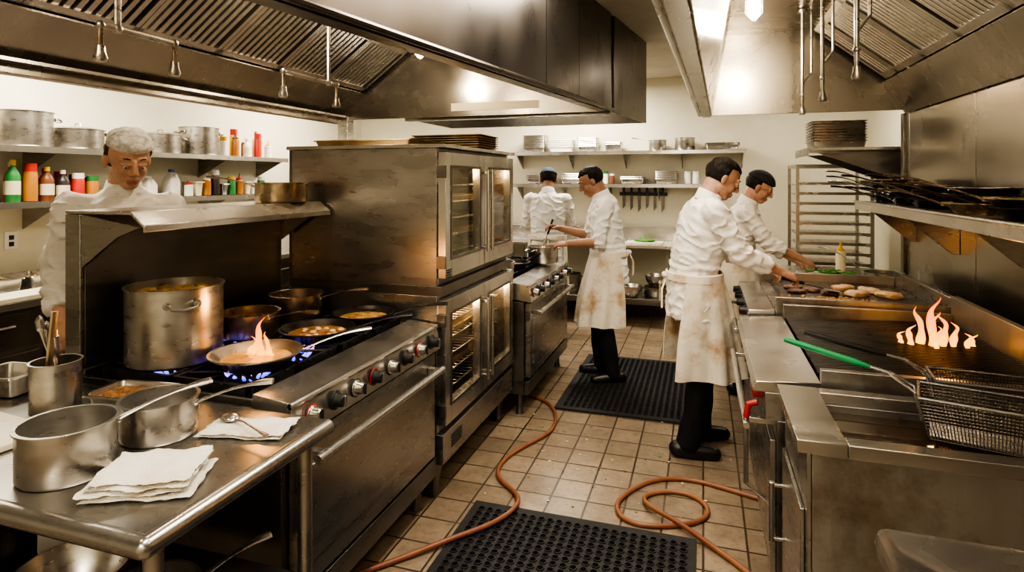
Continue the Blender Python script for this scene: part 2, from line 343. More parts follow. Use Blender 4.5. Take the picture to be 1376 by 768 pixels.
# ------------------------------------------------------------------ fire-suppression pipes
def nozzle(b,x,y,z):
    b.tube([(x,y,z+.10),(x,y,z+.03)],.008,POTGOLD); b.lathe([(0,.04),(.014,.04),(.016,.02),(.022,.0),(.018,-.012),(0,-.012)],POTM,12,Matrix.Translation((x,y,z)))
    b.ball((x,y,z+.11),.015,POTM,10)
for ya,yb,rz in ((1.46,1.75,1.52),(2.36,2.79,2.72)):
    b=B(); b.tube([(-1.9,ya,2.13),(-1.9,yb,2.13)],.011,POTM); b.tube([(-1.9,rz,2.13),(-1.9,rz,2.605)],.011,POTM)
    b.ball((-1.9,rz,2.13),.018,POTM,10); nozzle(b,-1.9,ya,2.02); nozzle(b,-1.9,yb,2.02); b.obj('fire_suppression_pipe')
for yy in (4.18,3.5,2.76):
    b=B(); b.tube([(.6,yy,2.695),(.6,yy,2.1)],.010,POTM); nozzle(b,.6,yy,2.04); b.lathe([(0,.02),(.03,.02),(.03,0),(0,0)],POTM,16,Matrix.Translation((.6,yy,2.675)))
    b.tube([(.66,yy+.05,2.695),(.66,yy+.05,2.3),(.6,yy,2.22)],.007,POTM); b.obj('fire_suppression_pipe')

# ------------------------------------------------------------------ cookware
def pot(name,x,y,z,r,h,mat=POTM,style='loop',ang=0,hl=.2,content=None,fill=.8,taper=1.0,lid=False,rise=.05):
    b=B(); rb=r*taper; t=.004
    b.lathe([(0,0),(rb*.96,0),(rb,.008),(r,h-.004),(r+.006,h-.002),(r+.006,h+.003),(r-t,h+.003),(rb-t-.002,.012),(rb*.9,.007),(0,.007)],mat,40)
    for k in (0,1) if style=='loop' else (0,):
        M=Matrix.Rotation(radians(ang)+k*pi,4,'Z')
        if style=='loop':
            w=min(.05,r*.35); zz=h*.82
            b.tube([(r-.004,-w,zz),(r+.02,-w,zz+.004),(r+.042,-w*.8,zz-.006),(r+.048,0,zz-.012),(r+.042,w*.8,zz-.006),(r+.02,w,zz+.004),(r-.004,w,zz)],.006,mat,8,M)
            for sg in (-1,1): b.ball((r,w*sg,zz),(.006,.014,.014),mat,8,M)
        else:
            zz=h*.8 if h>.06 else h*.75
            n=8; pts=[]; rad=[]
            for i in range(n+1):
                s=i/n; pts.append((r-.008+hl*s, 0, zz+rise*sin(s*pi*.5)*1.0)); rad.append(.013-.006*sin(pi*min(1,s*1.3))+ (.004 if s>.8 else 0))
            b.tube(pts,rad,mat,10,M,flat=.45)
            for sg in (-1,1): b.ball((r-.002,.012*sg,zz),(.01,.005,.005),mat,8,M)
    if content:
        rf=(rb+(r-rb)*fill)-t-.001; zf=.008+h*fill
        if h<.06: zf=.008+h*.35; rf=rb+(r-rb)*.4-t
        rings=[]
        for i in range(9):
            rad_=rf*i/8; rings.append([(max(rad_,1e-3)*cos(2*pi*j/32),max(rad_,1e-3)*sin(2*pi*j/32),zf+.006*noise.noise(Vector((rad_*cos(2*pi*j/32)*40,rad_*sin(2*pi*j/32)*40,z)))*(1 if i<8 else 0)) for j in range(32)])
        b.loft(rings,content[0],cap0=True)
        if len(content)>1:
            for i in range(content[2]):
                a=random.uniform(0,2*pi); q=rf*.85*sqrt(random.random()); s=random.uniform(.6,1.1)*content[3]
                b.ball((q*cos(a),q*sin(a),zf+.002),(s,s*.8,s*.5),content[1],8,nz=.5)
    if lid:
        b.lathe([(r+.006,h+.003),(r*.8,h+.014),(r*.3,h+.022),(0,h+.024)],mat,40)
        b.tube([(-.03,0,h+.022),(-.02,0,h+.045),(.02,0,h+.045),(.03,0,h+.022)],.005,mat,8)
    return b.obj(name,(x,y,z))
def hotelpan(name,x,y,z,lx,ly,h,mat=STEEL_BR,rot=0,n=1,content=None,step=.012):
    b=B()
    for k in range(n):
        dz=k*step
        R=lambda dx,zz,rd=.02: rr(0,0,lx+dx,ly+dx,rd,zz+dz)
        b.loft([R(-.05,0),R(-.035,.004),R(-.016,h-.004),R(0,h),R(.006,h-.003),R(0,h+.003),R(-.018,h+.002),R(-.04,.007),R(-.052,.004)],mat,cap0=True,cap1=True)
    if content:
        b.add(rr(0,0,lx-.026,ly-.026,.02,h*.72),[tuple(range(20))],content)
        for i in range(26): b.ball((random.uniform(-lx/2+.03,lx/2-.03),random.uniform(-ly/2+.03,ly/2-.03),h*.72),random.uniform(.008,.014),content,8,nz=.4)
    return b.obj(name,(x,y,z),rot)
def bottle(name,x,y,z,r,h,body,cap,kind='sauce'):
    b=B()
    if kind=='sauce': 
        b.lathe([(0,0),(r*.95,0),(r,.01),(r,h*.6),(r*.85,h*.68),(r*.35,h*.82),(r*.35,h*.88),(0,h*.88)],body,20); b.lathe([(0,h*.87),(r*.42,h*.87),(r*.40,h),(0,h)],cap,16)
        b.lathe([(r*1.01,h*.18),(r*1.02,h*.5)],PC['cream'],20)
    elif kind=='squeeze':
        b.lathe([(0,0),(r,.004),(r,h*.65),(r*.8,h*.7),(0,h*.71)],body,20); b.lathe([(0,h*.7),(r*.85,h*.7),(r*.8,h*.76),(r*.3,h*.8),(r*.1,h),(0,h)],cap,16)
    elif kind=='jar':
        b.lathe([(0,0),(r,.004),(r,h*.72),(r*.85,h*.8),(0,h*.8)],body,20); b.lathe([(0,h*.79),(r*.92,h*.79),(r*.92,h),(0,h)],cap,20)
    else:
        b.loft([rr(0,0,r*2*s,r*1.6*s,r*.38*s,zz*h) for s,zz in ((.94,0),(1,.03),(1,.55),(.8,.72),(.4,.86),(.32,.9))],body,cap0=True,cap1=True)
        b.lathe([(0,h*.89),(r*.4,h*.89),(r*.4,h),(0,h)],cap,16); b.tube([(r*.35,0,h*.86),(r*.9,0,h*.8),(r*1.0,0,h*.6),(r*.95,0,h*.45)],r*.14,body,8)
    return b.obj(name,(x,y,z))

# ------------------------------------------------------------------ range
def range_unit(name,xb,xf,y0,y1,cols,zt=.9):
    b=B(); xr=xf-.17
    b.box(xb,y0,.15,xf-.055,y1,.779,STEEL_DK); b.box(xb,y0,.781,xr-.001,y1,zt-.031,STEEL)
    b.box(xb,y0,zt-.03,xb+.02,y1,zt+.02,STEEL); b.box(xb+.021,y0,zt-.03,xr-.001,y0+.012,zt-.005,STEEL); b.box(xb+.021,y1-.012,zt-.03,xr-.001,y1,zt-.005,STEEL)
    b.box(xb+.02,y0+.013,zt-.029,xr-.002,y1-.013,zt-.022,IRON)
    b.hexa([(xr,y0,.80),(xf,y0,.78),(xf,y1,.78),(xr,y1,.80),(xr,y0,zt+.012),(xf-.02,y0,zt-.002),(xf-.02,y1,zt-.002),(xr,y1,zt+.012)],STEEL_BR)
    b.tube([(xf-.022,y0,zt-.012),(xf-.022,y1,zt-.012)],.012,STEEL_BR)
    n=cols*2; 
    for i in range(n):
        yy=y0+.09+(y1-y0-.18)*i/(n-1); M=Matrix.Translation((xf-.005,yy,.835))@Matrix.Rotation(pi/2,4,'Y')
        b.lathe([(0,0),(.030,0),(.030,.006),(.024,.008),(.022,.034),(.018,.038),(0,.038)],BLACK if i%2 else STEEL_BR,20,M)
        b.box(xf+.03,yy-.004,.815,xf+.04,yy+.004,.855,STEEL_BR if i%2 else BLACK)
        b.lathe([(0,.001),(.034,.001),(.034,.004),(0,.004)],RED if i%3==0 else BLACK,20,M)
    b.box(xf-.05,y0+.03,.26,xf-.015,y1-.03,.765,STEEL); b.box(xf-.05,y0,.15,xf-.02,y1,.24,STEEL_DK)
    b.box(xf-.0149,y0+.09,.34,xf-.008,y1-.09,.66,STEEL)
    b.tube([(xf+.04,y0+.06,.70),(xf+.04,y1-.06,.70)],.016,STEEL_BR,14)
    for yy in (y0+.10,y1-.10): b.box(xf-.014,yy-.015,.685,xf+.035,yy+.015,.715,STEEL_BR)
    for xx in (xb+.06,xf-.1):
        for yy in (y0+.06,y1-.06): b.lathe([(0,0),(.03,0),(.022,.03),(.02,.149),(0,.149)],STEEL_DK,16,Matrix.Translation((xx,yy,0)))
    gx0,gx1=xb+.05,xr-.03; dx=(gx1-gx0)/2; dy=(y1-y0-.04)/cols
    for i in range(cols):
        for j in range(2):
            ax,ay=gx0+j*dx,y0+.02+i*dy; cx,cy=ax+dx/2,ay+dy/2; z0,z1=zt-.005,zt+.027
            for q in (ax+.008,ax+dx-.022): b.box(q,ay+.006,z0-.01,q+.014,ay+dy-.006,z1,IRON)
            for q in (ay+.006,ay+dy-.02): b.box(ax+.008,q,z0-.01,ax+dx-.008,q+.014,z1-.0005,IRON)
            for k in range(8):
                a=k*pi/4+pi/8; r1=.045; m=.5*dx*.98/max(abs(cos(a)),abs(sin(a))*dx/dy)
                b.tube([(cx+r1*cos(a),cy+r1*sin(a),z1-.006),(cx+cos(a)*m,cy+sin(a)*m,z1-.006)],.006,IRON,6)
            M=Matrix.Translation((cx,cy,zt-.02)); b.lathe([(0,0),(.05,0),(.05,.012),(.035,.018),(.035,.024),(0,.026)],IRON,24,M)
    return b.obj(name,bev=.002)
range_unit('gas_range',-2.18,-1.24,1.6,2.70,4)
range_unit('gas_range',-2.05,-1.11,3.88,5.10,4)
def backguard(xb,y0,y1,zt,depth):
    b=B(); b.box(xb-.08,y0,.12,xb-.004,y1,zt-.001,STEEL); b.box(xb-.003,y0+.013,.93,xb+.004,y1-.013,zt-.01,STEEL_DK)
    b.box(xb-.08,y0,zt,xb+depth*.8,y1,zt+.012,STEEL_BR)
    b.hexa([(xb+depth*.8,y0,zt),(xb+depth,y0,zt-.045),(xb+depth,y1,zt-.045),(xb+depth*.8,y1,zt),(xb+depth*.8,y0,zt+.012),(xb+depth+.004,y0,zt-.035),(xb+depth+.004,y1,zt-.035),(xb+depth*.8,y1,zt+.012)],STEEL_BR)
    b.box(xb+depth,y0,zt-.06,xb+depth+.006,y1,zt-.035,STEEL_BR)
    for yy in (y0,y1-.012):
        b.add([(xb,yy,zt-.2),(xb,yy,zt-.001),(xb+depth*.95,yy,zt-.042),(xb+depth*.6,yy,zt-.08),(xb,yy+.012,zt-.2),(xb,yy+.012,zt-.001),(xb+depth*.95,yy+.012,zt-.042),(xb+depth*.6,yy+.012,zt-.08)],[(0,1,2,3),(7,6,5,4),(0,3,7,4),(3,2,6,7),(2,1,5,6),(1,0,4,5)],STEEL)
    return b.obj('range_backguard_shelf',bev=.002)
backguard(-2.18,1.6,2.70,1.49,.30)
backguard(-2.05,3.88,5.10,1.49,.28)

ZT=.9275
pot('stock_pot',-1.94,1.79,ZT,.168,.285,POTM,'loop',-35,content=(STEW,STEW,30,.028),fill=.88)
pot('frying_pan',-1.585,1.82,ZT,.16,.05,POTM,'long',40,.27,content=(SAUCE,),taper=.72,rise=.06)
pot('saucepan',-1.93,2.17,ZT,.128,.10,POTGOLD,'long',-5,.26,content=(DARKFOOD,DARKFOOD,14,.015),fill=.6)
pot('saucepan',-1.95,2.52,ZT,.125,.115,POTGOLD,'long',15,.25,content=(DARKFOOD,),fill=.6)
pot('frying_pan',-1.60,2.21,ZT,.155,.045,BLACKPAN,'long',28,.26,content=(DARKFOOD,CHICK,16,.018),taper=.75)
pot('frying_pan',-1.57,2.53,ZT,.145,.045,BLACKPAN,'long',20,.27,content=(SAUCE,HASH,12,.025),taper=.75)
pot('saucepan',-2.04,2.52,1.503,.125,.095,POTGOLD,'long',205,.24,content=None)
def blueflame(x,y,r=.05):
    b=B()
    for k in range(16):
        a=k*pi/8+random.uniform(-.1,.1); h=random.uniform(.02,.034); o=r*1.0
        b.tube([(o*cos(a),o*sin(a),0),((o+.012)*cos(a),(o+.012)*sin(a),h*.45),((o+.03)*cos(a),(o+.03)*sin(a),h)],[.006,.007,.001],BLUE,8)
    b.obj('gas_burner_flame',(x,y,.893))
for p in ((-1.91,1.77),(-1.60,1.80),(-1.60,2.04),(-1.90,2.06),(-1.6,4.3)): blueflame(*p, r=.06)
def flame(x,y,z,tongues,H):
    b=B()
    for (dx,dy,h,w) in tongues:
        n=20; pts=[]; rad=[]; ph=random.uniform(0,6)
        for i in range(n+1):
            s=i/n; pts.append((dx+w*(.8*sin(s*5+ph)*s+.35*sin(s*12+ph)*s*s),dy+w*.6*cos(s*5+ph)*s,s*h)); rad.append(max(.0010,w*(.65+.9*s)*(1-s)**1.0*(1.0+.22*sin(10*s+ph))))
        b.tube(pts,rad,FLAME,14)
    o=b.obj('cooking_flame',(x,y,z)); return o
flame(-1.60,1.86,.947,[(0,0,.145,.020),(.025,.01,.09,.016),(-.03,0,.075,.016),(-.055,.01,.04,.014),(.05,.0,.035,.014)],.15)
flame(.90,2.86,.935,[(0,0,.20,.025),(.035,0,.13,.021),(-.04,0.02,.15,.022),(.075,.01,.10,.019),(-.08,0,.08,.018),(.02,.05,.13,.02),(.12,0,.06,.016),(-.11,.02,.045,.015),(.15,.03,.05,.014),(.0,-.04,.09,.018)],.18)
for p,e in (((-1.60,1.87,1.12),1.2),((.92,2.86,1.14),2.5)):
    l=bpy.data.lights.new('flame_lamp','POINT'); l.energy=e; l.color=(1,.45,.12); l.shadow_soft_size=.05
    o=bpy.data.objects.new('flame_lamp',l); o.location=p; COL.objects.link(o)

# ------------------------------------------------------------------ double convection oven
def oven():
    b=B(); x0,x1,y0,y1=-2.15,-1.27,2.72,3.85
    def cavity(z0,z1):
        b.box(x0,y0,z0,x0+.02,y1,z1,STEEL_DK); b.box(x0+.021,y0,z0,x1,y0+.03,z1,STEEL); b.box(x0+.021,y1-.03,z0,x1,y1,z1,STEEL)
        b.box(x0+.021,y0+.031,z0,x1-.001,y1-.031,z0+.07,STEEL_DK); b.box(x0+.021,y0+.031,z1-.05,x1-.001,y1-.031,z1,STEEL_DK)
        b.box(x0+.021,y0+.031,z0+.071,x0+.03,y1-.031,z1-.051,POTGOLD)
        for i in range(5):
            z=z0+.14+i*(z1-z0-.24)/5
            for k in range(19): b.tube([(x0+.05,y0+.07+k*.055,z),(x1-.05,y0+.07+k*.055,z)],.003,STEEL_BR,6)
            for xx in (x0+.05,x0+.4,x1-.05): b.tube([(xx,y0+.03,z),(xx,y1-.03,z)],.004,STEEL_BR,6)
            if i in (1,3): b.box(x0+.1,y0+.08,z+.004,x1-.08,y1-.08,z+.03,BASTEEL)
        ym=(y0+y1)/2
        for a,c in ((y0+.012,ym-.004),(ym+.004,y1-.012)):
            f=.075; g=.10; d0,d1=z0+.04,z1-.02; X0,X1=x1+.002,x1+.045
            b.box(X0,a,d0,X1,a+f,d1,STEEL_BR); b.box(X0,c-f,d0,X1,c,d1,STEEL_BR)
            b.box(X0,a+f+.0005,d0,X1,c-f-.0005,d0+g,STEEL_BR); b.box(X0,a+f+.0005,d1-g*.8,X1,c-f-.0005,d1,STEEL_BR)
            b.box(X0+.02,a+f-.004,d0+g-.004,X0+.024,c-f+.004,d1-g*.8+.004,GLASS)
            for (p,q,r_,s_) in ((a+f-.014,d0+g-.014,a+f,d1-g*.8+.014),(c-f,d0+g-.014,c-f+.014,d1-g*.8+.014),(a+f,d0+g-.014,c-f,d0+g),(a+f,d1-g*.8,c-f,d1-g*.8+.014)):
                b.box(X1,p,q,X1+.004,r_,s_,STEEL_DK)
        for yy in (ym-.035,ym+.035): 
            b.tube([(x1+.082,yy,z0+.12),(x1+.082,yy,z1-.1)],.010,STEEL_BR)
            for zz in (z0+.14,z1-.12): b.box(x1+.046,yy-.008,zz-.008,x1+.082,yy+.008,zz+.008,STEEL_BR)
        for zz in (z0+.12,z1-.12): b.box(x1+.001,y0-.006,zz-.03,x1+.05,y0+.010,zz+.03,STEEL_DK)
    cavity(.34,1.03); cavity(1.08,1.775)
    b.box(x0,y0,1.031,x1+.025,y1,1.079,STEEL_DK); b.box(x0-.01,y0-.012,1.776,x1+.05,y1+.012,1.795,STEEL_BR)
    b.box(x0,y0,.19,x1+.035,y1,.339,STEEL)
    for k in range(5): b.box(x1+.035,y0+.10,.24+k*.014,x1+.039,y0+.24,.246+k*.014,BLACK)
    for k in range(4): b.box(x1+.046,y0+.02,1.12+k*.012,x1+.050,y0+.08,1.126+k*.012,BLACK)
    for xx in (x0+.08,x1-.06):
        for yy in (y0+.07,y1-.07):
            b.loft([rr(xx,yy,.10,.10,.01,.19),rr(xx,yy,.06,.06,.01,.05),rr(xx,yy,.07,.07,.01,.0)],STEEL_DK,cap0=True,cap1=True)
    b.obj('double_convection_oven',bev=.003)
    for z,e in ((.87,9),(1.64,3.5)):
        for yy in (3.0,3.55):
            l=bpy.data.lights.new('oven_interior_lamp','POINT'); l.energy=e*.5; l.color=(1,.70,.40); l.shadow_soft_size=.03
            o=bpy.data.objects.new('oven_interior_lamp',l); o.location=(-1.35,yy,z+.02); COL.objects.link(o)
oven()
hotelpan('baking_sheet',-1.78,3.05,1.796,.62,.42,.035,BASTEEL,content=DARKFOOD)
hotelpan('baking_sheet',-1.50,3.50,1.796,.46,.34,.02,BASTEEL,n=6,step=.014)

# ------------------------------------------------------------------ prep table near left
b=B(); X0,X1,Y0,Y1=-2.75,-1.10,.94,1.57
b.box(X0,Y0,.845,X1,Y1,.88,STEEL)
b.tube([(X0,Y0,.858),(X1,Y0,.858)],.024,STEEL,16); b.tube([(X1,Y0,.858),(X1,Y1,.858)],.024,STEEL,16); b.ball((X1,Y0,.858),.024,STEEL)
b.box(X0+.05,Y0+.04,.40,X1-.03,Y1-.04,.42,STEEL_DK)
for xx in (X1-.045,X0+.05,-1.9):
    for yy in (Y0+.06,Y1-.05): b.tube([(xx,yy,0),(xx,yy,.844)],.021,STEEL,16); b.ball((xx,yy,.02),(.03,.03,.02),STEEL_DK)
b.obj('stainless_prep_table')
zt=.8815
pot('saucepan',-1.53,1.09,zt,.107,.125,POTM,'long',62,.24)
pot('saucepan',-1.50,1.33,zt,.10,.105,POTM,'long',28,.22)
def crock(x,y,z):
    b=B(); r=.07; b.lathe([(0,0),(r,0),(r,.15),(r+.004,.153),(r-.003,.153),(r-.003,.006),(0,.006)],POTM,32)
    for i,(a,l,t) in enumerate(((200,.27,.35),(150,.24,.28),(60,.30,.1),(170,.25,.42),(300,.22,.15))):
        a=radians(a); p0=Vector((-.03*cos(a),-.03*sin(a),.012)); p1=p0+Vector((cos(a)*t*.9,sin(a)*t*.9,1)).normalized()*l
        q=p0.lerp(p1,.6); b.tube([p0,q,p1],[.004,.005,.010] if i!=2 else [.008,.012,.012],STEEL_BR if i!=2 else POTGOLD,8,flat=.6)
        if i in(0,3): b.ball(p1,(.016,.012,.028),STEEL_BR,10)
    b.obj('utensil_crock',(x,y,z))
crock(-1.99,1.38,zt)
hotelpan('steam_table_pan',-2.30,1.44,zt,.20,.16,.07,rot=.1)
hotelpan('steam_table_pan',-1.77,1.47,zt,.24,.16,.05,rot=.12,content=DARKFOOD)
b=B(); b.loft([rr(0,0,.50,.30,.02,0),rr(0,0,.50,.30,.02,.018)],BOARD,cap0=True,cap1=True); b.obj('cutting_board',(-2.05,1.12,zt+.0002),-.1,bev=.003)
def cloth(name,x,y,z,lx,ly,h,rot,layers=3,mat=TOWEL):
    b=B(); 
    for k in range(layers):
        n=26; zz=h*k/layers; hh=h/layers*1.1; sh=1-.03*k; ox=random.uniform(-.008,.008)
        def P(i,j,top):
            u=i/n*2-1; v=j/n*2-1; ed=max(abs(u),abs(v))**10
            px=u*lx/2*sh+ox+.010*noise.noise(Vector((v*2,k*7.1,1)))*(abs(u)**2); py=v*ly/2*sh+.010*noise.noise(Vector((u*2,k*5.3,2)))*(abs(v)**2)
            e=.5*hh*ed; w=.010*noise.noise(Vector((u*1.5+.2*k,v*1.5,x*3)))+.004*noise.noise(Vector((u*6,v*6,k)))
            return (px,py,max(.0005,(zz+hh-e+w) if top else (zz+e+(w if k else 0))))
        vs=[P(i,j,1) for i in range(n+1) for j in range(n+1)]+[P(i,j,0) for i in range(n+1) for j in range(n+1)]; N=(n+1)**2; fs=[]
        for i in range(n):
            for j in range(n):
                a=i*(n+1)+j; fs.append((a,a+1,a+n+2,a+n+1)); fs.append((N+a,N+a+n+1,N+a+n+2,N+a+1))
        bd=[i*(n+1) for i in range(n)]+[n*(n+1)+j for j in range(n)]+[(n-i)*(n+1)+n for i in range(n)]+[n-j for j in range(n)]
        for i in range(len(bd)):
            p,q=bd[i],bd[(i+1)%len(bd)]; fs.append((p,q,q+N,p+N))
        b.add(vs,fs,mat)
    return b.obj(name,(x,y,z),rot,smooth=80)
cloth('folded_towel',-1.28,1.11,zt,.24,.19,.046,.45,4)
cloth('folded_napkin',-1.27,1.43,zt,.25,.13,.016,.25,2)
b=B(); b.ball((0,0,.012),(.035,.026,.010),STEEL_BR,16); b.tube([(.03,0,.013),(.08,0,.018),(.16,0,.012),(.20,0,.010)],[.006,.004,.005,.009],STEEL_BR,8,flat=.4); b.obj('serving_spoon',(-1.34,1.43,zt+.018),-.35)
pot('stock_pot',-2.0,1.15,.4205,.15,.22,BLACKPAN,'loop',80); pot('saucepan',-1.36,1.17,.4205,.12,.14,POTM,'long',60,.2); pot('stock_pot',-2.42,1.25,.4205,.15,.2,POTM,'loop',90)
b=B(); b.lathe([(0,0),(.06,0),(.12,.06),(.14,.12),(.145,.12),(.125,.055),(.06,-.004),(0,-.004)],POTM,32); b.obj('mixing_bowl',(-1.67,1.2,.4245))

# ------------------------------------------------------------------ right cooking line
def counter_griddle():
    b=B(); x0,x1,y0,y1=.22,1.18,3.40,4.33
    b.box(x0+.06,y0,.0+.12,x1,y1,.80,STEEL_DK)
    b.box(x0+.14,y0+.023,.801,x1-.031,y1-.023,.935,STEEL)
    b.box(x0+.20,y0+.03,.9355,x1-.031,y1-.03,.95,GRIDM)
    b.hexa([(x0,y0,.86),(x0+.139,y0,.86),(x0+.139,y1,.86),(x0,y1,.86),(x0+.01,y0,.925),(x0+.139,y0,.93),(x0+.139,y1,.93),(x0+.01,y1,.925)],STEEL_BR)
    b.box(x0+.14,y0,.82,x1-.031,y0+.022,1.0,STEEL_ST); b.box(x0+.14,y1-.022,.82,x1-.031,y1,1.0,STEEL_ST); b.box(x1-.03,y0,.801,x1,y1,1.04,STEEL)
    for yy in (3.55,3.78,4.0,4.2):
        M=Matrix.Translation((x0,yy,.89))@Matrix.Rotation(-pi/2,4,'Y'); b.lathe([(0,-.01),(.026,-.01),(.022,.03),(0,.032)],BLACK,20,M)
    b.tube([(x0-.05,y0+.03,.80),(x0-.05,y1-.03,.80)],.014,STEEL_BR); 
    for yy in (y0+.1,y1-.1): b.box(x0-.05,yy-.01,.79,x0+.07,yy+.01,.81,STEEL_BR)
    b.box(x0+.04,y0+.03,.2,x0+.059,(y0+y1)/2-.01,.76,STEEL); b.box(x0+.04,(y0+y1)/2+.01,.2,x0+.059,y1-.03,.76,STEEL)
    for xx in (x0+.12,x1-.1):
        for yy in (y0+.08,y1-.08): b.tube([(xx,yy,0),(xx,yy,.119)],.022,STEEL_DK)
    b.obj('flat_top_griddle',bev=.003)
counter_griddle()
def blob(name,x,y,z,r,mat,h=.016,seed=0,rx=1):
    b=B(); rings=[]
    for s,zz in ((.9,0),(1,.3),(.97,.75),(.8,1),(.4,1.08),(.02,1.05)):
        rings.append([((r*rx*s*(1+.30*noise.noise(Vector((cos(a)*1.6+seed,sin(a)*1.6,zz))))*cos(a)),r*s*(1+.30*noise.noise(Vector((cos(a)*1.6+seed,sin(a)*1.6,zz+5))))*sin(a),h*zz+.004*noise.noise(Vector((cos(a)*5*s,sin(a)*5*s,seed)))*(zz>0)) for a in [2*pi*i/28 for i in range(28)]])
    b.loft(rings,mat,cap0=True,cap1=True); b.obj(name,(x,y,z),seed)
k=0
for (x,y) in ((.53,3.86),(.62,3.93),(.52,3.99),(.70,3.86)): blob('burger_patty',x,y,.9505,.045,MEAT,.018,k*1.7,1.15); k+=1
for (x,y) in ((.84,3.86),(.93,3.98),(.80,4.03),(1.0,3.86)): blob('grilled_chicken_breast',x,y,.9505,.052,CHICK,.026,k*1.7,1.4); k+=1
b=B()
for i in range(110): b.ball((random.gauss(0,.09),random.gauss(0,.022),.006+random.random()*.010),random.uniform(.006,.012),HASH,8,nz=.5)
b.obj('chopped_hash_pile',(.68,3.62,.9505))
def charbroiler():
    b=B(); x0,x1,y0,y1=.19,1.16,2.30,3.36
    b.box(x0+.06,y0,.12,x1,y1,.76,STEEL_DK)
    b.box(x0+.02,y0,.761,x0+.199,y1,.859,STEEL); b.hexa([(x0-.02,y0,.86),(x0+.20,y0,.86),(x0+.20,y1,.86),(x0-.02,y1,.86),(x0-.01,y0,.895),(x0+.20,y0,.91),(x0+.20,y1,.91),(x0-.01,y1,.895)],STEEL_BR)
    b.box(x0+.201,y0,.761,x1-.031,y0+.03,.955,STEEL_ST); b.box(x0+.201,y1-.03,.761,x1-.031,y1,.975,STEEL_ST)
    b.box(x1-.03,y0,.761,x1,y1,1.06,STEEL_ST)
    b.box(x0+.201,y0+.031,.80,x1-.031,y1-.031,.82,IRON)
    n=46
    for i in range(n):
        yy=y0+.045+(y1-y0-.09)*i/(n-1); b.hexa([(x0+.21,yy-.005,.895),(x1-.04,yy-.005,.925),(x1-.04,yy+.005,.925),(x0+.21,yy+.005,.895),(x0+.21,yy-.004,.912),(x1-.04,yy-.004,.94),(x1-.04,yy+.004,.94),(x0+.21,yy+.004,.912)],BLACKPAN)
    for xx in (x0+.215,x0+.45,x0+.68,x1-.055):
        zz=.885+.03*(xx-x0-.2)/.73; b.box(xx,y0+.03,zz,xx+.012,y1-.03,zz+.016,IRON)
    for yy in (2.45,2.68,2.9,3.15):
        M=Matrix.Translation((x0+.02,yy,.81))@Matrix.Rotation(-pi/2,4,'Y'); b.lathe([(0,-.01),(.026,-.01),(.022,.03),(0,.032)],RED if yy<2.5 else BLACK,20,M)
    b.tube([(x0-.04,y0+.03,.72),(x0-.04,y1-.03,.72)],.014,STEEL_BR)
    for yy in (y0+.1,y1-.1): b.box(x0-.04,yy-.01,.71,x0+.07,yy+.01,.73,STEEL_BR)
    b.box(x0+.04,y0+.03,.2,x0+.059,(y0+y1)/2-.01,.68,STEEL); b.box(x0+.04,(y0+y1)/2+.01,.2,x0+.059,y1-.03,.68,STEEL)
    b.tube([(x0+.0,y0+.06,.80),(x0-.03,y0+.06,.79),(x0-.04,y0+.06,.74)],.012,RED); b.tube([(x0-.04,y0+.06,.74),(x0-.04,y0+.06,.5),(x0+.04,y0+.06,.44)],.009,STEEL_BR)
    for xx in (x0+.12,x1-.1):
        for yy in (y0+.08,y1-.08): b.tube([(xx,yy,0),(xx,yy,.119)],.022,STEEL_DK)
    b.obj('charbroiler_grill',bev=.002)
charbroiler()
def fryer():
    b=B(); x0,x1,y0,y1=.27,1.16,1.80,2.26; zt=.90
    b.box(x0+.013,y0,.12,x1-.013,y0+.012,zt-.031,STEEL_ST); b.box(x0+.013,y1-.012,.12,x1-.013,y1,zt-.031,STEEL_ST); b.box(x1-.012,y0,.12,x1,y1,zt-.031,STEEL_ST); b.box(x0,y0,.12,x0+.012,y1,zt-.031,STEEL)
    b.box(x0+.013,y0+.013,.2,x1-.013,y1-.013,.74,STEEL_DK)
    b.box(x0-.025,y0-.006,zt-.03,x0+.10,y1,zt+.006,STEEL_BR)
    b.box(x0+.101,y0-.006,zt-.03,x1,y0+.05,zt+.006,STEEL_BR); b.box(x0+.101,y1-.05,zt-.03,x1,y1,zt+.006,STEEL_BR); b.box(x1-.1,y0+.051,zt-.03,x1,y1-.051,zt+.006,STEEL_BR)
    b.box(x0+.101,y0+.05,.80,x1-.101,y1-.05,.845,OIL)
    for q in ((x0+.095,y0+.048,x0+.1,y1-.048),(x1-.1,y0+.048,x1-.095,y1-.048),(x0+.1,y0+.045,x1-.1,y0+.05),(x0+.1,y1-.05,x1-.1,y1-.045)): b.box(q[0],q[1],.75,q[2],q[3],zt-.032,STEEL_ST)
    b.box(x1-.10,y0+.02,zt+.007,x1,y1-.02,1.06,STEEL_ST); b.hexa([(x1-.14,y0+.02,1.061),(x1,y0+.02,1.061),(x1,y1-.02,1.061),(x1-.14,y1-.02,1.061),(x1-.12,y0+.02,1.12),(x1,y0+.02,1.16),(x1,y1-.02,1.16),(x1-.12,y1-.02,1.12)],STEEL_BR)
    b.box(x0-.012,y0+.03,.2,x0-.001,y1-.03,.70,STEEL); b.tube([(x0-.05,y0+.38,.4),(x0-.05,y0+.38,.6)],.01,STEEL_BR)
    for zz in (.41,.59): b.box(x0-.05,y0+.374,zz-.005,x0-.01,y0+.386,zz+.005,STEEL_BR)
    for xx in (x0+.08,x1-.08):
        for yy in (y0+.06,y1-.06): b.tube([(xx,yy,0),(xx,yy,.119)],.022,STEEL_DK)
    b.obj('deep_fryer',bev=.002)
fryer()
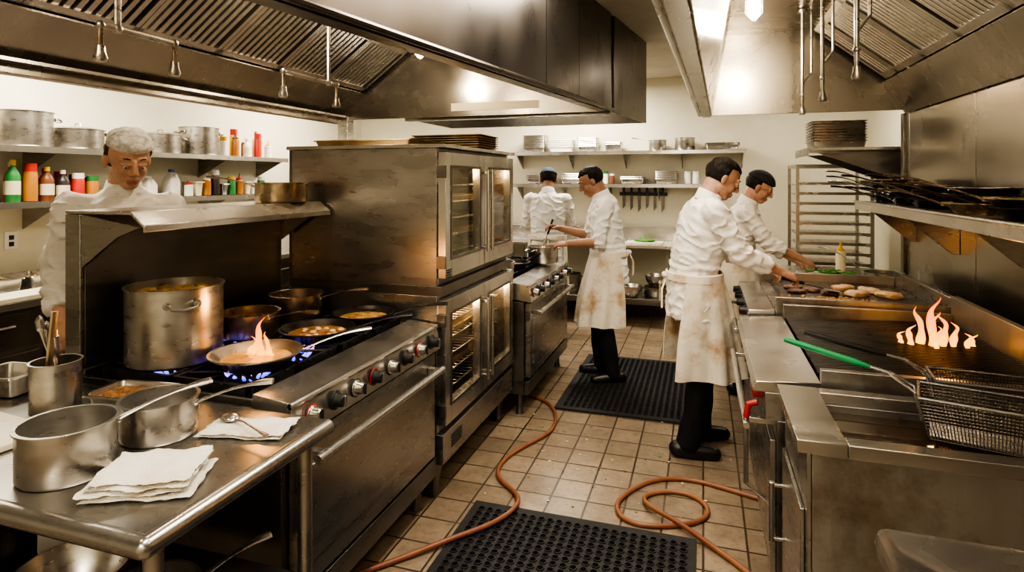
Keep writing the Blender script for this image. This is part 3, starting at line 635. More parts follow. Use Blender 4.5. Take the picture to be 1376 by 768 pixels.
def basket(x,y,z,lx,ly,h,rot,tilt,hang):
    me=bpy.data.meshes.new('mesh_body'); bm=bmesh.new(); st=.0085
    nx,ny,nz=int(lx/st),int(ly/st),int(h/st)
    def gridface(f,a,c):
        g=[[bm.verts.new(f(i/a,j/c)) for j in range(c+1)] for i in range(a+1)]
        for i in range(a):
            for j in range(c): bm.faces.new((g[i][j],g[i+1][j],g[i+1][j+1],g[i][j+1]))
    t=.86
    def pt(u,v,w): 
        k=t+(1-t)*w; return ((u-.5)*lx*k,(v-.5)*ly*k,w*h)
    gridface(lambda a,c:pt(a,c,0),nx,ny)
    gridface(lambda a,c:pt(a,0,c),nx,nz); gridface(lambda a,c:pt(a,1,c),nx,nz); gridface(lambda a,c:pt(0,a,c),ny,nz); gridface(lambda a,c:pt(1,a,c),ny,nz)
    bm.to_mesh(me); bm.free(); me.materials.append(STEEL_DK)
    o=bpy.data.objects.new('mesh_body',me); COL.objects.link(o); w=o.modifiers.new('w','WIREFRAME'); w.thickness=.0026; w.use_replace=True
    b=B(); R=[Vector(p) for p in ((-lx/2,-ly/2,h),(lx/2,-ly/2,h),(lx/2,ly/2,h),(-lx/2,ly/2,h))]
    for i in range(4): b.tube([R[i],R[(i+1)%4]],.004,STEEL,8)
    for sg in(-1,1): b.tube([(-lx/2,sg*ly/2*.8,h),(-lx/2*.87,sg*ly/2*.7,0),(lx/2*.87,sg*ly/2*.7,0),(lx/2,sg*ly/2*.8,h)],.003,STEEL,8)
    for sg in(-1,1): b.tube([(-lx/2*.95,sg*.03,h*.3),(-lx/2-.01,sg*.03,h),(-lx/2-.07,sg*.012,h+.035)],.004,STEEL_BR,8)
    d=Vector((-1,0,.20)).normalized(); p=Vector((-lx/2-.06,0,h+.032)); b.tube([p,p+d*.10],.006,STEEL_BR,8); b.tube([p+d*.06,p+d*.10,p+d*.26,p+d*.30],[.006,.010,.010,.008],GREEN if hang else BLACK,12)
    root=bpy.data.objects.new('fryer_basket',None); COL.objects.link(root); root.location=(x,y,z); root.rotation_euler=(0,tilt,rot)
    h2=b.obj('handle_frame'); h2.parent=root; o.parent=root
basket(.76,1.93,.907,.36,.16,.11,-.28,0,True)
basket(.84,2.13,.907,.34,.15,.11,-.12,0,False)
b=B(); x0,x1,y0,y1=.36,1.33,.55,1.50
b.box(x0+.03,y0+.03,.77,x1-.03,y1-.03,.80,STEEL_DK)
b.loft([rr((x0+x1)/2,(y0+y1)/2,x1-x0-d_,y1-y0-d_,.03,z_) for d_,z_ in ((.02,.79),(0,.80),(-.01,.83),(0,.85),(.03,.85),(.07,.835),(.5,.83))],STEEL,cap0=True,cap1=True)
for xx in (x0+.06,x1-.06):
    for yy in (y0+.06,y1-.06): b.tube([(xx,yy,0),(xx,yy,.77)],.02,STEEL_BR)
b.obj('stainless_drain_table')

b=B(); x0,x1,y0,y1=.62,1.33,4.40,5.45
b.box(x0,y0,.87,x1,y1,.90,STEEL_BR); b.box(x0+.04,y0+.04,.2,x1-.02,y1-.04,.869,STEEL_DK)
for xx in (x0+.05,x1-.05):
    for yy in (y0+.06,y1-.06): b.tube([(xx,yy,0),(xx,yy,.199)],.02,STEEL)
b.obj('work_counter',bev=.003)
b=B(); b.loft([rr(0,0,.36,.5,.02,0),rr(0,0,.36,.5,.02,.018)],PC['white'],cap0=True,cap1=True); b.obj('cutting_board',(.85,4.75,.901),0,bev=.003)
b=B()
for i in range(70): b.ball((random.gauss(0,.06),random.gauss(0,.05),.01+random.random()*.045),(.022,.016,.006),HERB,8,nz=.6)
b.obj('chopped_herbs_pile',(.86,4.66,.918))
bottle('squeeze_bottle',1.00,5.1,.901,.035,.24,PC['cream'],PC['yellow'],'squeeze')
pot('saucepan',1.15,4.56,.901,.12,.09,POTM,'long',150,.3,rise=.16)

b=B(); xs=1.0
b.box(xs+.009,1.5,1.455,1.354,4.66,1.467,STEEL); b.box(xs,1.5,1.41,xs+.008,4.66,1.467,STEEL_BR); b.tube([(xs,1.5,1.465),(xs,4.66,1.465)],.008,STEEL_BR)
for yy in (2.0,3.0,3.9,4.6): b.add([(1.354,yy,1.454),(1.354,yy,1.2),(1.32,yy,1.2),(xs+.04,yy,1.44),(1.354,yy+.01,1.454),(1.354,yy+.01,1.2),(1.32,yy+.01,1.2),(xs+.04,yy+.01,1.44)],[(0,1,2,3),(7,6,5,4),(0,4,5,1),(1,5,6,2),(2,6,7,3)],STEEL)
b.obj('wall_shelf',bev=.002)
random.seed(5)
for yy,n in ((4.40,4),(4.02,3),(3.60,3),(3.12,3),(2.66,2)):
    for k in range(n):
        r=random.uniform(.13,.15); pot('frying_pan',1.175+random.uniform(-.012,.012),yy+random.uniform(-.03,.03),1.4675+k*.034,r,.045,(BLACKPAN,STEEL,BLACKPAN,POTGOLD)[(k+int(yy*10))%4],'long',random.uniform(150,195),.26,taper=.75,rise=.07)

# ------------------------------------------------------------------ racks, tray shelf
def rack(name,x,y,w,d,h,rot=0,n=14,pans=True):
    b=B()
    for sx in (-1,1):
        for sy in (-1,1): b.box(sx*w/2-.014,sy*d/2-.014,.08,sx*w/2+.014,sy*d/2+.014,h,STEEL_BR); b.ball((sx*w/2,sy*d/2,.04),(.02,.04,.04),BLACK,12)
    for zz in (.12,h-.03):
        b.box(-w/2,-d/2-.01,zz,w/2,-d/2+.01,zz+.03,STEEL_BR); b.box(-w/2,d/2-.01,zz,w/2,d/2+.01,zz+.03,STEEL_BR)
        b.box(-w/2-.01,-d/2,zz,-w/2+.01,d/2,zz+.03,STEEL_BR); b.box(w/2-.01,-d/2,zz,w/2+.01,d/2,zz+.03,STEEL_BR)
    for i in range(n):
        z=.2+i*(h-.3)/n
        for sx in (-1,1): b.box(sx*(w/2-.02)-.02,-d/2,z,sx*(w/2-.02)+.02,d/2,z+.004,STEEL_BR)
        if pans: b.box(-w/2+.02,-d/2+.02,z+.005,w/2-.02,d/2-.02,z+.012,POTM); b.box(-w/2+.015,-d/2+.01,z+.005,w/2-.015,-d/2+.02,z+.03,STEEL_BR)
    return b.obj(name,(x,y,0),rot)
rack('sheet_pan_rack',1.12,6.25,.60,.55,1.75,n=16)
b=B(); b.box(.78,5.1,1.84,1.69,5.75,1.86,STEEL_BR); b.box(.77,5.1,1.80,.779,5.75,1.86,STEEL_BR)
for yy in (5.15,5.68): b.add([(1.69,yy,1.839),(1.69,yy,1.5),(.85,yy,1.82),(1.69,yy+.01,1.839),(1.69,yy+.01,1.5),(.85,yy+.01,1.82)],[(0,1,2),(5,4,3),(1,4,5,2),(0,2,5,3),(0,3,4,1)],STEEL_DK)
b.obj('wall_shelf')
hotelpan('steam_table_pan',1.02,5.4,1.861,.40,.32,.06,n=8,step=.022,mat=STEEL)

# ------------------------------------------------------------------ back wall furniture
b=B(); x0,x1,y0,y1=-2.9,-.28,6.52,7.15
b.box(x0,y0,.87,x1,y1,.90,STEEL_BR); b.box(x0,y1-.02,.901,x1,y1,1.05,STEEL_BR); b.box(x0,y0+.04,.30,x1-.02,y1-.03,.32,STEEL)
for xx in (x1-.05,-1.2,-2.1,x0+.05):
    for yy in (y0+.05,y1-.06): b.tube([(xx,yy,0),(xx,yy,.869)],.022,STEEL_BR)
b.obj('stainless_work_table',bev=.003)
for x,y,r,h in ((-.5,6.8,.13,.1),(-1.0,6.85,.14,.2),(-1.5,6.8,.15,.2)): pot('stock_pot',x,y,.321,r,h,POTM,'loop',30)
for x,y,z in ((-.5,6.8,.428),(-.76,6.66,.325)): 
    b=B(); b.lathe([(0,0),(.06,0),(.10,.06),(.12,.12),(.125,.12),(.11,.055),(.06,-.004),(0,-.004)],STEEL_BR,32); b.obj('mixing_bowl',(x,y,z))
b=B(); b.loft([rr(0,0,.4,.3,.02,0),rr(0,0,.4,.3,.02,.02)],BOARD,cap0=True,cap1=True); b.ball((.0,0,.035),(.12,.05,.02),HERB,10,nz=.4); b.obj('cutting_board',(-.62,6.75,.901))
hotelpan('steam_table_pan',-1.1,6.8,.901,.3,.25,.1)
def wshelf(x0,x1,y0,y1,z,brk):
    b=B()
    if brk=='y':
        b.box(x0,y0+.009,z-.012,x1,y1,z,STEEL_BR); b.box(x0,y0,z-.04,x1,y0+.008,z,STEEL_BR); n=int((x1-x0)/.7)+1
        for i in range(n+1):
            xx=x0+.03+(x1-x0-.07)*i/n; b.add([(xx,y1,z-.013),(xx,y1,z-.2),(xx,y0+.04,z-.03),(xx+.01,y1,z-.013),(xx+.01,y1,z-.2),(xx+.01,y0+.04,z-.03)],[(0,1,2),(5,4,3),(1,4,5,2),(0,2,5,3)],STEEL)
    else:
        b.box(x0,y0,z-.012,x1-.009,y1,z,STEEL_BR); b.box(x1-.008,y0,z-.04,x1,y1,z,STEEL_BR); n=int((y1-y0)/.9)+1
        for i in range(n+1):
            yy=y0+.03+(y1-y0-.07)*i/n; b.add([(x0,yy,z-.013),(x0,yy,z-.2),(x1-.04,yy,z-.03),(x0,yy+.01,z-.013),(x0,yy+.01,z-.2),(x1-.04,yy+.01,z-.03)],[(0,1,2),(5,4,3),(1,4,5,2),(0,2,5,3)],STEEL)
    return b.obj('wall_shelf')
wshelf(-2.2,.45,6.88,7.2,1.94,'y'); wshelf(-2.2,.10,6.88,7.2,1.56,'y')
for x,n,lx in ((-1.95,8,.28),(-1.62,5,.3),(-1.3,6,.24)): hotelpan('steam_table_pan',x,7.03,1.941,lx,.22,.06,n=n,step=.02,mat=PC['white'] if n==5 else STEEL_BR)
pot('saucepan',-.50,7.03,1.941,.10,.12,POTM,'long',190,.2); pot('saucepan',-.20,7.03,1.941,.11,.14,POTM,'loop',90); hotelpan('steam_table_pan',.2,7.03,1.941,.36,.24,.05,n=3)
hotelpan('steam_table_pan',-1.0,7.03,1.941,.2,.22,.08,n=2,step=.02)
for x,n,lx in ((-1.9,3,.3),(-1.5,4,.25),(-.78,2,.28),(-.40,5,.25)): hotelpan('steam_table_pan',x,7.03,1.561,lx,.22,.06,n=n,step=.02)
for i in range(5): bottle('spice_jar',-1.32+i*.075,7.02,1.561,.03,.12+.03*(i%2),PC[['cream','dark','amber','white','brown'][i]],PC[['red','white','dark','green','white'][i]],'jar')
for i in range(2): bottle('spice_jar',-.17+i*.09,7.02,1.561,.035,.14,PC['white'],PC['white'],'jar')
b=B(); b.box(-.95,7.165,1.42,-.40,7.198,1.46,BLACK); b.obj('magnetic_knife_strip')
for i in range(6):
    b=B(); L=.16+.02*(i%3)
    b.add([(-.018,0,0),(.018,0,0),(.018,0,-L*.75),(-.014,0,-L),(-.018,.003,0),(.018,.003,0),(.018,.003,-L*.75),(-.014,.003,-L)],[(0,1,2,3),(7,6,5,4),(0,4,5,1),(1,5,6,2),(2,6,7,3),(3,7,4,0)],STEEL_DK)
    b.hexa([(-.013,-.008,.001),(.013,-.008,.001),(.013,.006,.001),(-.013,.006,.001),(-.014,-.008,.11),(.016,-.008,.11),(.016,.006,.11),(-.014,.006,.11)],BLACK)
    b.obj('kitchen_knife',(-.90+i*.09,7.157,1.42),bev=.001)

# ------------------------------------------------------------------ left wall furniture
wshelf(-4.5,-4.12,.6,5.2,1.83,'x'); wshelf(-4.5,-4.12,.6,5.2,1.47,'x')
for y,r,h in ((2.76,.16,.23),(3.12,.16,.14),(3.80,.16,.15),(4.20,.16,.24),(2.3,.15,.2)): pot('stock_pot',-4.28,y,1.8305,r,h,POTM,'loop',75,lid=(h<.2 or y<2.5))
cs=['white','red','amber','yellow','white','brown','red','cream']
for i in range(9): bottle('condiment_bottle',-4.25-.09*(i%2),4.45+i*.075,1.8305,.036,.18+.03*(i%4),PC[cs[i%8]],PC[cs[(i+3)%8]],['jar','sauce','squeeze'][i%3])
seq=[('green','yellow','sauce'),('red','white','sauce'),('amber','red','jar'),('yellow','green','sauce'),('brown','yellow','sauce'),('red','red','sauce'),('dark','white','sauce'),('amber','red','jar'),('red','white','jar'),('brown','dark','jar'),('amber','green','jar'),('cream','red','jar')]
for i,(a,c,k) in enumerate(seq): bottle('condiment_bottle',-4.19-.10*(i%2),2.64+i*.052,1.4705,.040,.27-.010*i,PC[a],PC[c],k)
for y,h in ((3.68,.17),(3.90,.23)): bottle('plastic_jug',-4.27,y,1.4705,.06,h,PC['white'],PC['blue' if h>.2 else 'white'],'jug')
for i in range(11): 
    y=4.03+i*.098
    if i%3==1: hotelpan('food_storage_container',-4.28,y,1.4705,.2,.09,.10+.02*(i%2),mat=PC['cream'] if i%2 else STEEL_BR)
    else: bottle('condiment_bottle',-4.22,y,1.4705,.036,.14+.03*(i%4),PC[['white','green','amber','dark'][i%4]],PC[['red','white','yellow'][(i//2)%3]],['squeeze','jar'][i%2])
b=B(); b.box(-4.48,0,.86,-3.80,5.2,.90,STEEL_BR); b.box(-4.48,0,.12,-3.86,5.2,.859,STEEL_DK)
y=.05
while y<5.1:
    b.box(-3.859,y,.62,-3.84,min(y+.6,5.18),.83,HOODDK); b.box(-3.859,y,.16,-3.84,min(y+.6,5.18),.59,HOODDK); b.tube([(-3.82,y+.15,.76),(-3.82,y+.45,.76)],.008,STEEL_BR)
    for q in (.15,.45): b.tube([(-3.84,y+q,.76),(-3.82,y+q,.76)],.006,STEEL_BR)
    y+=.64
b.obj('refrigerated_prep_counter',bev=.002)
b=B(); b.box(-4.02,.6,0,-3.80,4.6,.03,BOARD); b.obj('cutting_board',(0,0,.901),bev=.004)
for i in range(9): hotelpan('steam_table_pan',-4.24,1.9+i*.22,.901,.30,.19,.09,rot=0,content=random.choice([HERB,DARKFOOD,STEW,None]))
b=B(); b.box(-4.5,2.78,1.14,-4.49,2.86,1.26,PC['white']); b.box(-4.49,2.805,1.205,-4.487,2.835,1.235,PC['dark']); b.box(-4.49,2.805,1.16,-4.487,2.835,1.19,PC['dark']); b.obj('electrical_outlet')
rack('sheet_pan_rack',-4.1,6.0,.6,.6,1.85)
rack('sheet_pan_rack',-3.3,6.6,.6,.6,1.85)

# ------------------------------------------------------------------ mats and hoses
def mat_(name,x0,y0,x1,y1,th=.014):
    b=B(); p=.043; nx=int((x1-x0-.05)/p); ny=int((y1-y0-.05)/p); mx=(x1-x0-nx*p)/2; my=(y1-y0-ny*p)/2
    vs=[];fs=[]
    for i in range(nx):
        for j in range(ny):
            cx,cy=x0+mx+(i+.5)*p,y0+my+(j+.5)*p; o=len(vs)
            for k in range(8):
                a=k*pi/4; q=.5*p/max(abs(cos(a)),abs(sin(a))); vs.append((cx+q*cos(a),cy+q*sin(a),th))
            for zz,r in ((th,.0185),(th+.005,.0175),(th+.005,.0135),(.001,.0135)):
                for k in range(8): a=k*pi/4; vs.append((cx+r*cos(a),cy+r*sin(a),zz))
            for l in range(4):
                for k in range(8): m=(k+1)%8; fs.append((o+l*8+k,o+l*8+m,o+(l+1)*8+m,o+(l+1)*8+k))
    b.add(vs,fs,RUBBER)
    ix0,ix1,iy0,iy1=x0+mx,x1-mx,y0+my,y1-my
    for (a,c,d,e) in ((x0,y0,x1,iy0),(x0,iy1,x1,y1),(x0,iy0,ix0,iy1),(ix1,iy0,x1,iy1)):
        b.hexa([(a,c,0),(d,c,0),(d,e,0),(a,e,0),(a,c,th),(d,c,th),(d,e,th),(a,e,th)],RUBBER)
    b.obj(name)
mat_('rubber_floor_mat',-1.0,4.08,-.05,5.42)
mat_('rubber_floor_mat',-1.08,1.15,-.03,2.78)
def hose(name,pts,mat,r=.0115):
    cu=bpy.data.curves.new(name,'CURVE'); cu.dimensions='3D'; cu.bevel_depth=r; cu.bevel_resolution=4; sp=cu.splines.new('NURBS'); sp.points.add(len(pts)-1)
    for i,p in enumerate(pts): sp.points[i].co=(*p,1)
    sp.use_endpoint_u=True; sp.order_u=4; sp.resolution_u=10; cu.materials.append(mat); o=bpy.data.objects.new(name,cu); COL.objects.link(o)
g=.012; m=.031
hose('floor_hose',[(-1.4,4.3,.05),(-1.25,4.27,g),(-1.08,4.2,g),(-.96,4.0,g),(-.90,3.7,g),(-1.0,3.5,g),(-1.10,3.25,g),(-1.08,3.02,g),(-.90,2.92,g),(-.85,2.76,m),(-.92,2.58,m),(-1.05,2.44,m),(-1.2,2.28,g),(-1.35,2.1,g),(-1.45,2.0,g)],HOSE)
hose('floor_hose',[(.42,3.2,.012),(.3,3.22,g),(.15,3.27,g),(-.06,3.34,g),(-.25,3.28,g),(-.36,3.12,g),(-.43,2.94,g),(-.34,2.80,g),(-.15,2.84,g),(0,2.93,g),(.04,3.06,g+.0),(-.05,3.18,g),(-.2,3.17,g),(-.31,3.07,g),(-.24,2.93,g+.024),(-.1,2.86,g+.02),(.05,2.73,g),(.2,2.6,g),(.3,2.4,g)],HOSE2)
b=B(); random.seed(3)
for i in range(190):
    x=random.uniform(-1.15,.2); y=random.uniform(2.8,6.2); s=random.uniform(.003,.010); b.ball((x,y,s*.3),(s,s*.7,s*.3),random.choice([HASH,HERB,BOARD,BOARD]),6,nz=.5)
b.obj('food_crumbs')

# ------------------------------------------------------------------ people
def capsule(b,p0,p1,r0,r1,seg=14,flat0=False,flat1=False,mat=None):
    p0=Vector(p0);p1=Vector(p1); d=p1-p0; L=d.length; d=d/L if L>1e-6 else Vector((0,0,1))
    up=Vector((0,0,1)) if abs(d.z)<.9 else Vector((1,0,0)); a=d.cross(up).normalized(); c=d.cross(a); rings=[]
    def ring(p,r): rings.append([p+a*(cos(2*pi*j/seg)*r)+c*(sin(2*pi*j/seg)*r) for j in range(seg)])
    if flat0: ring(p0,r0)
    else:
        for t in (-88,-60,-30): ring(p0+d*(r0*sin(radians(t))),r0*cos(radians(t)))
        ring(p0,r0)
    ring(p0.lerp(p1,.5),(r0+r1)/2)
    ring(p1,r1)
    if not flat1:
        for t in (30,60,88): ring(p1+d*(r1*sin(radians(t))),r1*cos(radians(t)))
    b.loft(rings,mat or SKIN,None,True,True)
def remesh(b,vox,smooth=3):
    me=bpy.data.meshes.new('tmp'); me.from_pydata([tuple(p) for p in b.v],[],b.f)
    bm=bmesh.new(); bm.from_mesh(me); bmesh.ops.recalc_face_normals(bm,faces=bm.faces); bm.to_mesh(me); bm.free()
    o=bpy.data.objects.new('tmp',me); COL.objects.link(o)
    r=o.modifiers.new('r','REMESH'); r.mode='VOXEL'; r.voxel_size=vox
    if smooth: s=o.modifiers.new('s','SMOOTH'); s.iterations=smooth; s.factor=.5
    dg=bpy.context.evaluated_depsgraph_get(); ev=o.evaluated_get(dg); m2=ev.to_mesh()
    vs=[v.co.copy() for v in m2.vertices]; ns=[v.normal.copy() for v in m2.vertices]; fs=[tuple(p.vertices) for p in m2.polygons]
    ev.to_mesh_clear(); bpy.data.objects.remove(o); bpy.data.meshes.remove(me)
    return vs,ns,fs
def ik(S,T,a,c,hint):
    S=Vector(S);T=Vector(T); d=T-S; L=min(d.length,(a+c)*.995); u=d.normalized(); T=S+u*L
    x=(a*a-c*c+L*L)/(2*L); h=sqrt(max(0,a*a-x*x)); hv=Vector(hint); hv=(hv-u*hv.dot(u)).normalized()
    return S+u*x+hv*h, T
def person(name,x,y,yaw,H=1.75,lean=10,hR=(.4,-.12,1.1),hL=(.4,.12,1.1),fR=(.05,-.11),fL=(-.05,.11),hpitch=20,hyaw=0,skin=SKIN,hat=None,apron=True,cuff=.8,curl=.7,bulk=1.0,elb=(-.5,1,-.6),tool=None,hair=HAIR):
    k=H/1.75; sl=radians(lean)
    b=B(); 
    piv=Vector((0,0,.98))
    def bend(p):
        p=Vector(p); t=max(0,min(1,(p.z-.85)/.45)); a=sl*t; q=p-piv
        return piv+Vector((q.x*cos(a)+q.z*sin(a),q.y,-q.x*sin(a)+q.z*cos(a)))
    S={'R':bend((0,-.178*bulk,1.405)),'L':bend((0,.178*bulk,1.405))}
    E={};W={}
    for s,t,sg in (('R',hR,-1),('L',hL,1)): E[s],W[s]=ik(S[s],Vector(t)/1.0,.285,.25,(elb[0],elb[1]*sg*.8,elb[2]))
    jb=B(); sec=[(.78,.190,.142,0),(.84,.188,.144,0),(.92,.180,.138,0),(1.0,.166,.126,0),(1.08,.165,.124,.004),(1.18,.175,.130,.008),(1.28,.186,.130,.006),(1.36,.184,.120,0),(1.42,.160,.100,-.006),(1.455,.105,.080,-.008),(1.485,.070,.064,0),(1.50,.060,.058,.0)]
    rings=[]
    for z,hw,hd,fx in sec:
        r=[]
        for j in range(40):
            a=2*pi*j/40; cx=abs(cos(a))**(.85)*(1 if cos(a)>0 else -1); cy=abs(sin(a))**(.85)*(1 if sin(a)>0 else -1)
            r.append(bend((fx+hd*bulk*cx,hw*bulk*cy,z)))
        rings.append(r)
    jb.loft(rings,JACKET,None,True,True)
    for s in 'RL':
        c=E[s].lerp(W[s],cuff); sg=-1 if s=='R' else 1
        capsule(jb,bend((0,.10*sg,1.385)),S[s],.075,.068); capsule(jb,S[s],E[s],.070*bulk,.056); capsule(jb,E[s],c,.056,.047 if cuff>.5 else .056,flat1=True)
    vs,ns,fs=remesh(jb,.009,4)
    out=[]; sd=x*3.1+y
    for v,n in zip(vs,ns):
        d=.012*noise.noise(Vector((v.x*7+sd,v.y*7,v.z*4)))
        w_=noise.noise(Vector((v.x*5,v.y*5+sd,v.z*5)))*.5
        rd=1-abs(noise.noise(Vector((v.x*9+3+w_,v.y*9+w_,v.z*15+sd+w_*3)))*2.6); d+=.012*(max(0,rd)**3)-.003
        for s in 'RL':
            de=(v-E[s]).length
            if de<.13: d+=.007*sin((v-S[s]).length*110+v.y*20)*(1-de/.13)
            ds=(v-S[s]).length
            if .06<ds<.16: d+=.004*sin(v.z*90+v.x*60)*(1-abs(ds-.11)/.05)
        if 1.02<v.z<1.14: d+=.006*sin(v.z*130+3*noise.noise(Vector((v.x*9,v.y*9,sd))))*(1-abs(v.z-1.08)/.06)
        out.append(v+n*d)
    b.add(out,fs,JACKET)
    cr=[]
    for zz,rr_ in ((1.450,.082),(1.480,.072),(1.512,.064),(1.515,.059),(1.46,.058)): cr.append([bend((.004+rr_*cos(a)*1.02,rr_*sin(a),zz-.018*cos(a))) for a in [2*pi*j/28 for j in range(28)]])
    b.loft(cr,JACKET)
    for i in range(5):
        for sg in (-1,1): b.ball(bend((.134*bulk+.005-.01*(i==4),.045*sg,1.06+i*.07)),(.006,.008,.008),JACKET,8)
    tb=B(); tb.ball((0,0,.90),(.116,.158,.13),TROUSER,24)
    A={}
    for s,f,sg in (('R',fR,-1),('L',fL,1)):
        hip=Vector((0,.088*sg,.90)); ank=Vector((f[0],f[1],.10)); kn,_=ik(hip,ank,.412,.400,(1,.12*sg,0)); A[s]=ank
        capsule(tb,hip,kn,.098,.072); capsule(tb,kn,(ank.x,ank.y,.045),.071,.062,flat1=True)
    vs,ns,fs=remesh(tb,.012,4)
    b.add([v+n*(.012*noise.noise(Vector((v.x*8,v.y*8,v.z*9+yaw)))) for v,n in zip(vs,ns)],fs,TROUSER)
    sb=B()
    for s in 'RL':
        a=A[s]; sg=-1 if s=='R' else 1; dv=Vector((cos(.15*sg),sin(.15*sg),0))
        capsule(sb,a-dv*.055+Vector((0,0,-.055)),a+dv*.05+Vector((0,0,-.06)),.046,.050); capsule(sb,a+dv*.05+Vector((0,0,-.06)),a+dv*.15+Vector((0,0,-.068)),.050,.040); capsule(sb,a,a-Vector((0,0,.05)),.045,.048)
    vs,ns,fs=remesh(sb,.009,3); b.add([Vector((v.x,v.y,max(v.z,.001))) for v in vs],fs,SHOE)
    if apron:
        n=56; ap=[]; zs=[1.03,.98,.92,.86,.80,.72,.64,.56,.48,.44]; mx_=(fR[0]+fL[0])/2; spd=abs(fR[0]-fL[0])/2
        for i,z in enumerate(zs):
            row=[]; t=(1.03-z)/.59
            for j in range(n+1):
                a=radians(-122+244*j/n); fold=.016*sin(a*8+sd+t*1.5)*t+.008*sin(a*15+sd*2)*t
                hd=.148+.050*min(1,t*1.6)+.02*t+spd*t*.8+fold; hw=.196+.012*t+fold
                zz=z+.02*(abs(a)/2.2)*t+.006*sin(a*5+sd)*t
                row.append(Vector((hd*bulk*cos(a)+mx_*t+.008,hw*bulk*sin(a),zz)))
            ap.append(row)
        inner=[[Vector((p.x*.975,p.y*.975,p.z)) for p in r] for r in ap]
        b.loft(ap,APRON,closed=False); b.loft(inner[::-1],APRON,closed=False); b.loft([ap[-1],inner[-1]],APRON,closed=False); b.loft([[r[0] for r in ap],[r[0] for r in inner]],APRON,closed=False); b.loft([[r[-1] for r in ap],[r[-1] for r in inner]],APRON,closed=False)
        wr=[[Vector((.152*bulk*cos(a)*q+.008,.196*bulk*sin(a)*q,zz)) for a in [2*pi*j/40 for j in range(40)]] for zz,q in ((1.045,.95),(1.04,1.01),(1.0,1.02),(.998,.96))]
        b.loft(wr,APRON)
        b.ball((-.155*bulk,0,1.02),(.018,.035,.02),APRON,10); b.tube([(-.155,.01,1.01),(-.185,.03,.95),(-.185,.035,.86)],.008,APRON,8,flat=.4); b.tube([(-.155,-.01,1.01),(-.185,-.03,.94),(-.185,-.03,.83)],.008,APRON,8,flat=.4)
    kb=B(); hp=radians(hpitch); hy=radians(hyaw)
    hc0=bend((.012,0,1.52))
    Mh=Matrix.Translation(hc0)@Matrix.Rotation(hy,4,'Z')@Matrix.Rotation(hp,4,'Y')@Matrix.Translation((.022,0,.098))
    h=lambda *p: Mh@Vector(p)
    capsule(kb,bend((-.012,0,1.43)),h(-.03,0,-.05),.060,.057)
    def ell(c,r,rot=None):
        t=B(); t.ball((0,0,0),r,SKIN,24); M=Mh@Matrix.Translation(c)
        if rot: M=M@rot
        for i,p in enumerate(t.v): t.v[i]=M@p
        kb.add(t.v,t.f,SKIN)
    ell((-.012,0,.03),(.097,.077,.086)); ell((.020,0,-.030),(.068,.060,.080)); ell((.050,0,-.088),(.032,.034,.024)); ell((-.005,0,-.055),(.055,.062,.045))
    for sg in (-1,1):
        ell((.052,.033*sg,-.030),(.028,.024,.026)); ell((-.010,.080*sg,-.008),(.019,.008,.032),Matrix.Rotation(-.35*sg,4,'Z'))
        capsule(kb,h(.082,.016*sg,.026),h(.072,.048*sg,.024),.009,.009); capsule(kb,h(.097,.009*sg,-.030),h(.092,.013*sg,-.033),.008,.007)
        capsule(kb,h(.083,.022*sg,.006),h(.077,.042*sg,.004),.010,.009)
    capsule(kb,h(.088,0,.018),h(.106,0,-.024),.0085,.0125)
    capsule(kb,h(.083,-.018,-.060),h(.083,.018,-.060),.007,.007); capsule(kb,h(.088,-.007,-.058),h(.088,.007,-.058),.007,.007); capsule(kb,h(.084,-.014,-.072),h(.084,.014,-.072),.008,.008)
    for s in 'RL':
        sg=-1 if s=='R' else 1; w=W[s]; e=E[s]; d=(w-e).normalized(); st=e.lerp(w,max(.0,cuff-.35))
        capsule(kb,st,w,.042 if cuff<.6 else .034,.026)
        n=Vector((0,-.45*sg,-1)); n=(n-d*n.dot(d)).normalized(); wv=d.cross(n)*(1 if s=='R' else -1)
        wv=wv.normalized()
        kn=[w+d*.082+wv*q+n*(-.003 if abs(q)<.02 else .002) for q in (.030,.010,-.011,-.030)]
        for q,kk in zip((.014,.005,-.006,-.015),kn): capsule(kb,w+wv*q*1.0+d*.004,kk,.0165,.0125,10)
        for kk,L,r,sp in zip(kn,(.070,.078,.072,.056),(.0093,.0095,.009,.0082),(.10,.02,-.05,-.13)):
            p=kk; dd=(d+wv*sp).normalized()
            for ph,(fr,ang) in enumerate(((.46,.45),(.30,.8),(.24,.55))):
                c_=ang*curl*1.35; dd=(dd*cos(c_)+n*sin(c_)*1.0).normalized() if ph==0 else (Matrix.Rotation(c_,3,d.cross(n).normalized())@dd)
                q=p+dd*L*fr; capsule(kb,p,q,r*(1-.06*ph),r*(.94-.08*ph),10); p=q
        p=w+d*.022+wv*.024+n*.006; dd=(d*.65+wv*.75+n*.35).normalized()
        for fr,r,bd in ((.042,.014,0),(.033,.0115,.45),(.026,.0105,.4)):
            dd=(dd*cos(bd*curl)+(d*.7-wv*.5+n*.5).normalized()*sin(bd*curl)).normalized(); q=p+dd*fr; capsule(kb,p,q,r,r*.88,10); p=q
    vs,ns,fs=remesh(kb,.0042,3)
    fa=[];fb=[]; Mi=Mh.inverted()
    for f in fs:
        c=sum((vs[i] for i in f),Vector())/len(f); l=Mi@c
        (fb if (abs(l.y)<.022 and -.080<l.z<-.053 and l.x>.078) else fa).append(f)
    b.add(vs,fa,skin); b.add(vs,fb,LIP)
    for sg in (-1,1):
        b.ball(h(.0800,.031*sg,-.002),.0095,EYEW,12); b.ball(h(.0868,.031*sg,-.005),.0045,EYED,10)
        b.tube([h(.0885,.016*sg,.029),h(.0875,.030*sg,.033),h(.077,.046*sg,.028)],[.002,.003,.0015],hair,8)
